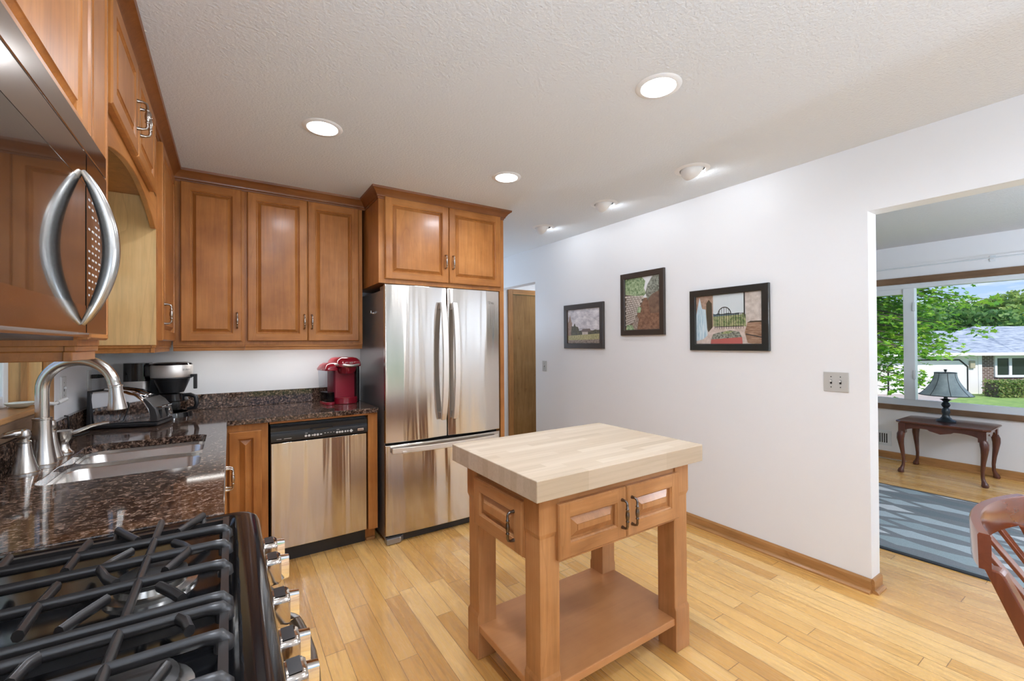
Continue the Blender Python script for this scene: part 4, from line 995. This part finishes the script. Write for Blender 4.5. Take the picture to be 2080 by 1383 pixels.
for r_ in range(13):
    t0 = .08 + r_ * .046
    for q in range(6):
        xx = q / 6 + (.5 / 6 if r_ % 2 else 0)
        sc_ = .56 - .30 * (1 - r_ / 12)
        a, bq = xx * sc_, (xx + .14) * sc_
        f = lambda x, t: t + (.58 - t) * .30 * x / .56
        S2.append(('stucco', [(a, f(a, t0)), (a, f(a, t0) + .032), (bq, f(bq, t0) + .030), (bq, f(bq, t0) + .002)]))
S2.append(('soil', [(.16, .02), (.36, .26), (.42, .20), (.36, .0)])); S2.append(('leaves', [(.02, .0), (.06, .10), (.22, .09), (.28, .0)])); S2.append(('leaves', [(.36, .33), (.40, .44), (.50, .42), (.46, .32)]))
picture('tall framed photograph of a lane beside a stone wall, hung highest', 2.690, 1.446, .462, .542, .048, S2, dark)
S3 = [('sky', None), ('far', [(.28, .52), (.28, .60)] + [(.28 + .4 * i / 10, .60 + .03 * random.Random(i).random()) for i in range(11)] + [(.68, .52)]), ('garden', [(.28, .28), (.28, .56), (.78, .58), (.78, .28)]), ('ground', [(0, 0), (0, .22), (.28, .36), (.78, .34), (1, .2), (1, 0)]), ('house', [(0, .10), (0, 1), (.28, 1), (.28, .36)]), ('arch', [(.20, .24), (.17, .40), (.17, .84), (.21, .92), (.26, .84), (.27, .34)]),
      ('blue', [(0, .06), (0, .62), (.06, .98), (.10, .74), (.16, .72), (.19, .18), (.12, .10)]), ('stucco', [(.78, .34), (.76, 1), (1, 1), (1, .24), (.86, .30)]), ('iron', [(.745, .36), (.745, 1), (.765, 1), (.765, .36)]), ('garden', [(.62, .34), (.66, .48), (.74, .62), (.77, .46), (.77, .34)])]  # blue shape: a glass reflection drawn as part of the picture
gx0, gx1, gz = .31, .74, .30
for i in range(13):
    x = gx0 + (gx1 - gx0) * i / 12; u = (x - .46) / .10
    top = .60 + (.14 * math.sqrt(max(0, 1 - u * u)) if abs(u) < 1 else 0)
    S3.append(('iron', [(x - .003, gz), (x - .003, top), (x + .003, top), (x + .003, gz)]))
for zz in (.595, .34): S3.append(('iron', [(gx0, zz), (gx0, zz + .012), (gx1, zz + .012), (gx1, zz)]))
ao = [(.46 + .105 * math.cos(R(180 - 180 * i / 14)), .60 + .15 * math.sin(R(180 - 180 * i / 14))) for i in range(15)]; ai = [(.46 + .092 * math.cos(R(180 * i / 14)), .60 + .132 * math.sin(R(180 * i / 14))) for i in range(15)]
for i in range(14): S3.append(('iron', [ao[i], ao[i + 1], ai[13 - i], ai[14 - i]]))
S3 += [('barrel', [(.80, .02), (.76, .22), (.80, .42), (1, .42), (1, 0), (.86, 0)]), ('iron', [(.775, .18), (.775, .20), (1, .13), (1, .11)]), ('arch', [(.80, .41), (.84, .44), (1, .44), (1, .41)]), ('red', [(.24, 0), (.25, .10), (.72, .14), (.73, 0)]), ('ivy', [(.25, .09), (.28, .20), (.40, .24), (.55, .27), (.68, .24), (.72, .13)]), ('garden', [(.40, .20), (.48, .26), (.60, .25), (.52, .20)])]
picture('wide framed photograph of a courtyard gate and red planter, nearest the light switch', 1.998, 1.323, .575, .446, .048, S3, green)

# ------------------------------------------------------------------ ceiling lamps
def can(x, y, label, grp):
    c = thing('recessed_ceiling_light', label, 'ceiling light', (x, y, CEIL), 0, grp)
    MB().lathe([(.070, -.0015), (.072, -.006), (.090, -.005), (.095, -.0005), (.095, 0), (.07, 0)], seg=40).build('trim_ring', M['trim_white'], c, smooth=40)
    MB().lathe([(.070, -.002), (.0, -.002)], seg=40).build('lens', M['glow'], c)
    l = light('can_lamp', 'AREA', (x, y, CEIL - .012), CAN_W, (.86, .96, 1.12), (0, 0, 0), shape='DISK', size=.13); l.data.spread = R(170)
    return c
can(.393, 2.325, 'lit round recessed ceiling light above the sink counter, left of the three', 'recessed ceiling lights')
can(1.53, 1.185, 'largest lit recessed ceiling light, nearest the camera above the island', 'recessed ceiling lights')
can(1.523, 2.377, 'lit recessed ceiling light in front of the refrigerator cabinet', 'recessed ceiling lights')
for x, y in ((.393, 1.185), (.393, -.05), (1.53, -.05), (.393, -1.7), (1.53, -1.7), (2.3, -1.0)): can(x, y, 'added recessed ceiling light outside the view', 'added recessed ceiling lights out of view')  # added unseen cans, extra fill for the kitchen
can(3.75, 4.35, 'added unseen recessed ceiling light in the hall closet recess', 'added recessed ceiling lights out of view')  # added unseen can that brightens the hall door
def eyeball(x, y, label):
    c = thing('eyeball_spotlight', label, 'ceiling light', (x, y, CEIL), 0, 'eyeball spotlights along the white wall')
    MB().lathe([(.074, 0), (.076, -.007), (.098, -.006), (.106, -.001), (.106, 0)], seg=40).build('trim_ring', M['trim_white'], c, smooth=40)
    n = Vector((.86, 0, -.51)).normalized(); q = n.to_track_quat('Z', 'Y'); r = .070
    prof = [(r * math.sin(R(a)), -r * math.cos(R(a))) for a in range(0, 106, 7)]; prof = [(max(p[0], 0.0), p[1]) for p in prof]
    ei = prof[-1]; prof += [(ei[0] - .004, ei[1]), (ei[0] - .008, ei[1] - .012)]
    o = MB().lathe(prof, seg=32).build('eyeball_shell', M['trim_white'], c, (0, 0, -.002), q.to_euler(), smooth=40)
    MB().lathe([(.0, 0), (.055, 0)], (0, 0, ei[1] - .010), 28).build('lens', M['glow'], o)
    l = light('eyeball_lamp', 'SPOT', Vector((x, y, CEIL - .002)) + n * .030, EYE_W, (.90, .97, 1.08), None, spot_size=R(165), spot_blend=.6, shadow_soft_size=.03)
    aim(l, l.location + n + Vector((0, 0, -.05)))
eyeball(2.447, 1.645, 'white eyeball spotlight nearest the camera, aimed at the wall above the pictures')
eyeball(2.462, 2.425, 'white eyeball spotlight in the middle of the row of three')
eyeball(2.477, 3.230, 'white eyeball spotlight farthest back, beside the refrigerator cabinet')

# ------------------------------------------------------------------ living room
def pendant(x, y, z, watts, label):  # added fill lamp out of view, lights the ceiling and walls evenly
    c = thing('fill_pendant_lamp', label, 'added pendant lamp', (x, y, CEIL))
    MB().lathe([(.06, 0), (.06, -.012), (.03, -.03), (0, -.03)], seg=24).build('canopy', M['nickel'], c, smooth=40)
    MB().tube([(0, 0, -.03), (0, 0, z - CEIL + .12)], .004, 8).build('cord', M['rubber'], c)
    MB().lathe([(0, .14), (.03, .14), (.035, .09), (.02, .085)], (0, 0, z - CEIL), 20).build('socket_cap', M['nickel'], c, smooth=40)
    MB().lathe([(.09 * math.sin(R(a)), -.09 * math.cos(R(a))) for a in range(0, 166, 11)], (0, 0, z - CEIL), 28).build('globe_shade', M['glow'], c, smooth=60)
    l = light('fill_pendant_light', 'POINT', (x, y, z), watts, (.88, .96, 1.10), None, shadow_soft_size=.10)
    return c
pendant(1.75, -.95, 1.72, FILL_PENDANT_W, 'added round pendant fill lamp over the dining area behind the camera')
pendant(4.7, -1.3, 1.9, FILL_LIVING_W, 'added round pendant fill lamp in the living room, out of view')
def fill_torchiere(x, y, z, watts, label):  # added unseen uplighter, put in to lift the ceiling brightness
    c = thing('fill_uplight_lamp', label, 'added floor lamp', (x, y, 0))
    MB().lathe([(0, 0), (.14, 0), (.14, .02), (.03, .035), (.012, .05), (.012, z - .08), (.02, z - .07), (0, z - .07)], seg=28).build('stand', M['nickel'], c, smooth=40)
    MB().lathe([(.02, z - .075), (.09, z - .055), (.15, z), (.146, z), (.088, z - .05), (.0, z - .068)], seg=32).build('bowl_shade', M['trim_white'], c, smooth=50)
    l = light('fill_uplight', 'SPOT', (x, y, z + .01), watts, (.76, .94, 1.20), (math.pi, 0, 0), spot_size=R(178), spot_blend=.25, shadow_soft_size=.10)
fill_torchiere(.15, -.75, 1.15, FILL_UP_W * 1.12, 'added white bowl uplighter fill lamp behind the camera')
fill_torchiere(2.3, -2.2, 1.15, FILL_UP_W * .30, 'added white bowl uplighter fill lamp in the dining corner, out of view')
fill_torchiere(2.15, 5.0, 1.25, FILL_UP_W * .25, 'added white bowl uplighter fill lamp in the hall, out of view')
fill_torchiere(4.9, -1.9, 1.10, FILL_UP_W * 1.7, 'added white bowl uplighter fill lamp in the living room, out of view')

c = thing('area_rug', 'blue-grey rug with a pale leaf pattern on the living room floor', 'rug', (4.48, .5, 0), R(2))
MB().box((-.80, -2.3, 0), (.80, 2.3, .010)).build('pile', M['rug'], c)
MB().box((-.83, -2.33, 0), (-.80, 2.33, .009)).box((.80, -2.33, 0), (.83, 2.33, .009)).box((-.80, 2.3, 0), (.80, 2.33, .009)).box((-.80, -2.33, 0), (.80, -2.3, .009)).build('binding', M['rug_edge'], c)

c = thing('end_table', 'dark cherry side table with curved cabriole legs under the living room window', 'side table', (6.175, 1.265, 0))
tp = [(-.275, -.30), (-.235, -.345), (.235, -.345), (.275, -.30), (.275, .30), (.235, .345), (-.235, .345), (-.275, .30)]
b = MB(); b.rings([[(p[0] * s, p[1] * s, z) for p in tp] for s, z in ((.96, .520), (.985, .524), (1.0, .532), (1.0, .538), (.98, .545))], cap0=True, cap1=True); b.build('table_top', M['cherry_y'], c)
def scallop(L, n=28):
    out_ = [(-L / 2, .520), (-L / 2, .435)]
    for i in range(n + 1):
        t = i / n; x = -L / 2 + .03 + (L - .06) * t
        s = .445 + .035 * abs(math.sin(math.pi * 2 * t)) ** .6 * (1 if abs(t - .5) > .17 else .55)
        if abs(t - .5) < .17: s = .445 + .012 * abs(t - .5) / .17 * 2
        out_.append((x, s))
    return out_ + [(L / 2, .435), (L / 2, .520)]
MB().prism(scallop(.60), 'x', -.248, -.230).build('apron', M['cherry_y'], c, bev=.002)
MB().prism(scallop(.60), 'x', .230, .248).build('apron', M['cherry_y'], c, bev=.002)
for s in (-1, 1): MB().prism(scallop(.44), 'y', s * .300 - .009, s * .300 + .009).build('apron', M['cherry_x'], c, bev=.002)
for sx in (-1, 1):
    for sy in (-1, 1):
        x, y = sx * .235, sy * .290
        b = MB().box((x - .028, y - .028, .42), (x + .028, y + .028, .520))
        d_ = Vector((sx, sy, 0)).normalized()
        pp = [(.43, .005, .030), (.40, .016, .033), (.36, .020, .030), (.30, .014, .024), (.22, .002, .018), (.14, -.006, .0145), (.08, -.004, .0140), (.05, .006, .017), (.03, .016, .024), (.012, .020, .028), (.0, .018, .022)]
        b.tube([(x + d_.x * o_, y + d_.y * o_, z) for z, o_, r in pp], [r for z, o_, r in pp], 14)
        b.build('leg', M['cherry_z'], c, smooth=50)
c = thing('table_lamp', 'dark turned table lamp with a blue-grey bell shade on the side table', 'lamp', (6.19, 1.275, .545))
MB().lathe([(0, 0), (.075, 0), (.078, .012), (.070, .022), (.050, .028), (.032, .05), (.026, .075), (.034, .10), (.030, .13), (.020, .145), (.028, .155), (.036, .175), (.028, .195), (.018, .205), (.032, .222), (.046, .230), (.016, .238), (.012, .30), (0, .30)], seg=32).build('lamp_base', M['lamp_metal'], c, smooth=40)
sh = []
for i in range(13):
    t = i / 12; sh.append((.083 + .122 * (1 - t) ** 1.9, .275 + .232 * t))
o = MB().lathe(sh + [(p[0] - .003, p[1]) for p in sh[::-1]], seg=48).build('lamp_shade', M['shade'], c, smooth=50)
b = MB()
for k in range(8):
    a = 2 * math.pi * (k + .5) / 8; b.tube([((r + .001) * math.cos(a), (r + .001) * math.sin(a), z) for r, z in sh], .0022, 6)
b.tube([(.206 * math.cos(R(q * 10)), .206 * math.sin(R(q * 10)), .277) for q in range(37)], .004, 6).tube([(.084 * math.cos(R(q * 10)), .084 * math.sin(R(q * 10)), .506) for q in range(37)], .004, 6)
b.build('shade_trim', M['lamp_metal'], o, smooth=50)
MB().lathe([(.0, .49), (.004, .49), (.004, .515), (.012, .518), (.008, .525), (.016, .532), (.010, .54), (0, .542)], seg=16).build('finial', M['lamp_metal'], c, smooth=40)
c = thing('curtain_rod', 'thin white curtain rod on brackets above the living room window', 'curtain rod', (6.44, 0, 2.215))
MB().tube([(0, -1.3, 0), (0, 3.0, 0)], .006, 8).build('rod', M['vinyl'], c, smooth=50)
for y in (-1.2, .98, 2.9): MB().box((-.006, y - .008, -.004), (.06, y + .008, .004)).box((.052, y - .02, -.03), (.06, y + .02, .03)).build('bracket', M['vinyl'], c)
c = thing('wall_register', 'white wall register low on the living room wall left of the side table', 'vent', (6.5, 1.90, .235), R(-90))
MB().box((-.10, -.008, -.09), (.10, 0, .09)).build('face_plate', M['vinyl'], c, bev=.003)
b = MB()
for i in range(7): b.box((-.075 + i * .021, -.0086, -.055), (-.064 + i * .021, -.008, .055))
b.build('louvre_slot', M['black_matte'], c)
o = MB().tube([(6.458, 1.66, .006), (6.455, 1.75, .006), (6.45, 1.85, .006), (6.46, 1.95, .006)], .004, 6).build('lamp_cord', M['plate'], None, smooth=50); tag(o, 'thin pale lamp cord on the floor left of the side table', 'power cord')

# ------------------------------------------------------------------ dining chair
c = thing('dining_chair', 'reddish wooden dining chair with a curved crest rail, cut off by the right edge', 'chair', (1.80, .255, 0))
def crest(t): return (-.245 + .49 * t, .048 * (1 - (2 * t - 1) ** 2))
n = 16; rg = []
for i in range(n + 1):
    x, y = crest(i / n); nx = -2 * .048 * 2 * (2 * i / n - 1) / .49 * .5; 
    rg.append([(x, y - .012, .820), (x, y - .012, .902), (x, y - .009, .908), (x, y + .009, .908), (x, y + .012, .902), (x, y + .010, .820)])
b = MB(); b.rings(rg, cap0=True, cap1=True); b.build('crest_rail', M['chair_x'], c, smooth=40)
def backpost(x):
    b = MB(); rg = []
    for z, y, wd, th in ((0, -.06, .018, .020), (.20, -.10, .020, .021), (.42, -.128, .020, .023), (.50, -.122, .020, .023), (.65, -.085, .020, .020), (.815, -.016, .020, .016), (.823, -.010, .020, .014)):
        rg.append([(x - wd, y - th, z), (x + wd, y - th, z), (x + wd, y + th, z), (x - wd, y + th, z)])
    b.rings(rg, cap0=True, cap1=True); return b.build('back_post', M['chair_z'], c, bev=.004)
for x in (-.222, .222): backpost(x)
for k in range(4):
    x = -.135 + .09 * k; t = (x + .245) / .49; yb = crest(t)[1]
    b = MB(); rg = []
    for z, y in ((.455, -.125), (.55, -.105), (.68, -.06), (.825, yb)): rg.append([(x - .017, y - .006, z), (x + .017, y - .006, z), (x + .017, y + .006, z), (x - .017, y + .006, z)])
    b.rings(rg, cap0=True, cap1=True); b.build('back_slat', M['chair_z'], c, bev=.002)
MB().prism(rrect(-.225, -.53, .225, -.105, .03, 5), 'z', .43, .455).build('seat', M['chair_y'], c, bev=.006)
MB().box((-.205, -.50, .37), (.205, -.48, .43)).box((-.205, -.48, .37), (-.185, -.14, .43)).box((.185, -.48, .37), (.205, -.14, .43)).build('seat_rail', M['chair_x'], c)
for x in (-.20, .20):
    b = MB(); b.rings([[(x - r, -.495 - r, z), (x + r, -.495 - r, z), (x + r, -.495 + r, z), (x - r, -.495 + r, z)] for z, r in ((0, .014), (.43, .022))], cap0=True, cap1=True); b.build('front_leg', M['chair_z'], c, bev=.003)

# ------------------------------------------------------------------ outdoors
GR = -1.85
struct(boxes('ground', M['lawn'], [((-60, -70, GR - .2), (95, 80, GR))]))
HZ = R(-33.24)
def out_pt(depth, lateral, z=GR): return (F[0] * depth + RT[0] * lateral, F[1] * depth + RT[1] * lateral, z)
c = thing('neighbour_house', 'white and brown-brick ranch house with a grey shingle roof across the lawn', 'house', out_pt(26, 28.24), HZ)
MB().box((-10, 0, 0), (.0, 7, 2.45)).build('garage_wall', M['siding'], c)
MB().box((0, .12, 0), (16, 7, 2.45)).build('brick_wall', M['brick'], c)
MB().box((-.16, -.03, 0), (.06, .14, 2.36)).build('corner_board', M['house_trim'], c)
MB().box((-10.4, -.55, 2.32), (16.4, -.50, 2.50)).box((-10.4, -.50, 2.32), (16.4, .12, 2.34)).build('fascia_gutter', M['house_trim'], c)
def gable(x0, x1, ye, ze, yr, zr, hip, nm):
    MB().add([(x0, ye, ze), (x1, ye, ze), (x1, yr, zr), (x0 + hip, yr, zr), (x0, ye, ze - .08), (x1, ye, ze - .08), (x1, 2 * yr - ye, ze), (x0, 2 * yr - ye, ze)], [(0, 1, 2, 3), (4, 5, 1, 0), (3, 2, 6, 7), (0, 3, 7), (1, 6, 2)]).build(nm, M['shingle'], c)
gable(-10.4, 4.6, -.52, 2.46, 4.0, 3.90, 0, 'garage_roof'); gable(1.6, 16.4, -.53, 2.47, 4.3, 4.20, 2.6, 'house_roof')
dg_ = [(-5.6, 0), (-5.6, 1.66), (-5.1, 2.06), (-1.32, 2.06), (-.84, 1.66), (-.84, 0)]
MB().prism(dg_, 'y', -.03, .0).build('garage_door', M['house_trim'], c)
b = MB()
for a, q in zip(dg_[:-1], dg_[1:]): b.bar((a[0], -.035, a[1]), (q[0], -.035, q[1]), .05, .07)
b.build('door_outline', M['black_matte'], c)
l_ = MB().box((-.72, -.12, 1.55), (-.42, .0, 2.0)).build('porch_light', plain('beige_lantern', (.42, .38, .28), .5), c, bev=.03)
W_ = thing('picture_window', None, None, (0, 0, 0)); W_.parent = c
MB().box((.92, .04, 1.0), (1.06, .14, 2.28)).box((3.7, .04, 1.0), (3.84, .14, 2.28)).box((1.06, .04, 2.14), (3.7, .14, 2.28)).box((1.06, .04, .98), (3.7, .14, 1.12)).box((1.78, .05, 1.12), (1.96, .14, 2.14)).build('window_frame', M['house_trim'], W_)
MB().box((1.06, .09, 1.12), (1.78, .11, 2.14)).box((1.96, .09, 1.12), (3.7, .11, 2.14)).build('window_pane', M['house_glass'], W_)
o = MB().prism([(-14, -9.2), (-.6, 0), (-14, 0)], 'z', .0, .02).build('driveway', M['drive'], None, (out_pt(26, 28.24)[0], out_pt(26, 28.24)[1], GR), (0, 0, HZ)); struct(o)

LEAF = [(math.cos(R(90 + 36 * i)) * (1 if i % 2 == 0 else .50), math.sin(R(90 + 36 * i)) * (1 if i % 2 == 0 else .50)) for i in range(10)]
def leaf(b, p, r, rng, flat=1.0, pts=LEAF, m=0):
    n = Vector((rng.gauss(0, .45) * flat, rng.gauss(0, .45) * flat, 1)).normalized() if flat < 2 else Vector((rng.gauss(0, 1), rng.gauss(0, 1), rng.gauss(0, 1))).normalized()
    a = n.orthogonal().normalized(); q = rng.random() * 6.28; u = a * math.cos(q) + n.cross(a) * math.sin(q); v = n.cross(u)
    b.poly([Vector(p) + u * (x * r) + v * (y * r) for x, y in pts], m)
QUAD = [(1, 0), (.25, .62), (-.9, .2), (-.4, -.7), (.5, -.5)]
# the near maple, its trunk hidden by the wall, its drooping boughs crossing the window
rng = random.Random(11)
c = thing('maple_tree', 'bright green maple with drooping branches close outside the living room window', 'tree', out_pt(11.4, 6.9), HZ)
def edge(zw):      # how far the boughs reach sideways at a height above the living room floor
    pts = [(.0, 3.0), (.25, 3.3), (.45, 3.6), (.7, 4.35), (1.0, 4.45), (1.25, 4.75), (1.6, 4.85), (2.0, 5.0), (2.3, 4.9), (2.6, 5.0), (2.9, 4.5), (3.6, 4.0), (5, 3.0)]
    for (a, p), (b_, q) in zip(pts, pts[1:]):
        if a <= zw <= b_: return p + (q - p) * (zw - a) / (b_ - a)
    return 3
lf = MB(); br = MB()
br.tube([(0, 0, 0), (.05, 0, 1.6), (0, .1, 3.2), (.1, 0, 5.2)], [.16, .13, .11, .05], 10)
for k in range(150):
    zw = .05 + 3.9 * (k + rng.random()) / 150
    E_ = edge(zw); reach = E_ * (1 - .55 * rng.random() ** 1.6); y0 = rng.uniform(-1.2, 1.6)
    zt = zw - GR; root = (0.0, .05, min(5, zt * .75 + 1.0))
    mid = (reach * .5, y0 * .5, zt + .45); tip = (reach, y0, zt)
    br.tube([root, mid, tip], [.03, .016, .005], 5)
    nl = rng.randint(44, 72)
    for i in range(nl):
        t = .25 + .75 * rng.random() ** .8
        px = mid[0] + (tip[0] - mid[0]) * t; py = mid[1] + (tip[1] - mid[1]) * t; pz = mid[2] + (tip[2] - mid[2]) * t
        leaf(lf, (px + rng.gauss(0, .16), py + rng.gauss(0, .20), pz + rng.gauss(0, .06) - .05), rng.uniform(.055, .10), rng, 1.0)
br.build('branches', M['bark'], c, fix=False); lf.build('foliage', M['maple'], c, fix=False)

def far_tree(depth, lateral, top, rad, seed, m, label, grp='trees beyond the neighbour house'):
    rng = random.Random(seed); c = thing('broadleaf_tree', label, 'tree', out_pt(depth, lateral), 0, grp)
    H = top - GR
    MB().tube([(0, 0, 0), (.1, 0, H * .4), (0, .1, H * .7)], [.35, .28, .12], 8).build('trunk', M['bark'], c)
    cl = lambda: max(-.6, min(.6, rng.gauss(0, .42))) * rad
    b = MB(); blobs = [(cl(), cl(), H * rng.uniform(.35, .86), rad * rng.uniform(.28, .5)) for _ in range(30)]
    blobs.append((0, 0, H - rad * .42, rad * .42))
    for x, y, z, r in blobs:
        z = min(z, H - r)
        for _ in range(120):
            v = Vector((rng.gauss(0, 1), rng.gauss(0, 1), rng.gauss(0, 1))).normalized() * r * rng.uniform(.8, 1.05)
            leaf(b, (x + v.x, y + v.y, z + v.z * .8), rng.uniform(.18, .34), rng, 3, QUAD)
    b.build('foliage', m, c, fix=False)
far_tree(50, 58.6, 7.4, 2.9, 1, M['far_leaf_yellow'], 'tall yellow-green tree above the house roof near the right edge of the window')
far_tree(50, 52.0, 6.0, 2.9, 2, M['far_leaf'], 'green tree above the left end of the house roof')
far_tree(50, 44.4, 6.2, 2.8, 3, M['far_leaf'], 'green tree far behind the garage, screened by the near maple')
far_tree(56.5, 62.6, 7.0, 2.9, 4, M['far_leaf_yellow'], 'pale green tree standing behind the gap left of the yellow-green one')
far_tree(56.5, 55.6, 6.8, 2.9, 5, M['far_leaf'], 'deep green tree in the back row, above the garage roof')
far_tree(56.5, 48.6, 7.0, 2.9, 6, M['far_leaf'], 'green tree in the back row behind the window mullion')
far_tree(56.5, 69.2, 7.2, 2.9, 9, M['far_leaf'], 'green tree in the back row, past the right edge of the window')
far_tree(43.5, 48.0, 4.6, 2.9, 7, M['far_leaf'], 'low green tree just behind the ridge of the house roof')
far_tree(43.5, 41.2, 5.0, 2.9, 8, M['far_leaf'], 'low green tree seen through the leftmost pane behind the maple')
def hedge(x0, x1, seed, label):
    rng = random.Random(seed); o = out_pt(24.6, 28.24)
    c = thing('clipped_hedge', label, 'hedge', o, HZ, 'hedges by the house')
    b = MB()
    for _ in range(int(1100 * (x1 - x0))):
        f = rng.random(); x = rng.uniform(x0, x1); y = rng.uniform(-.45, .45); z = rng.uniform(.02, .88)
        if f < .45: y = -.45 + rng.gauss(0, .05)
        elif f < .8: z = .88 + rng.gauss(0, .035)
        elif f < .9: x = x0 + rng.gauss(0, .05)
        leaf(b, (x, y, z), rng.uniform(.04, .075), rng, 3, QUAD)
    b.build('foliage', M['hedge'], c, fix=False)
    MB().box((x0 + .08, -.36, 0), (x1 - .08, .36, .80)).build('inner_twigs', M['bark'], c)
hedge(-1.0, -.35, 7, 'small clipped bush at the corner of the neighbour garage'); hedge(-.2, 5.2, 8, 'long clipped hedge under the neighbour house window')
far_tree_k = dict(grp='trees beside the kitchen')
far_tree(-4.4, -9.0, 4.6, 2.6, 21, M['far_leaf'], 'leafy tree outside the kitchen window', **far_tree_k)
far_tree(2.8, -11.0, 4.2, 2.6, 22, M['far_leaf'], 'leafy tree farther left outside the kitchen window', **far_tree_k)
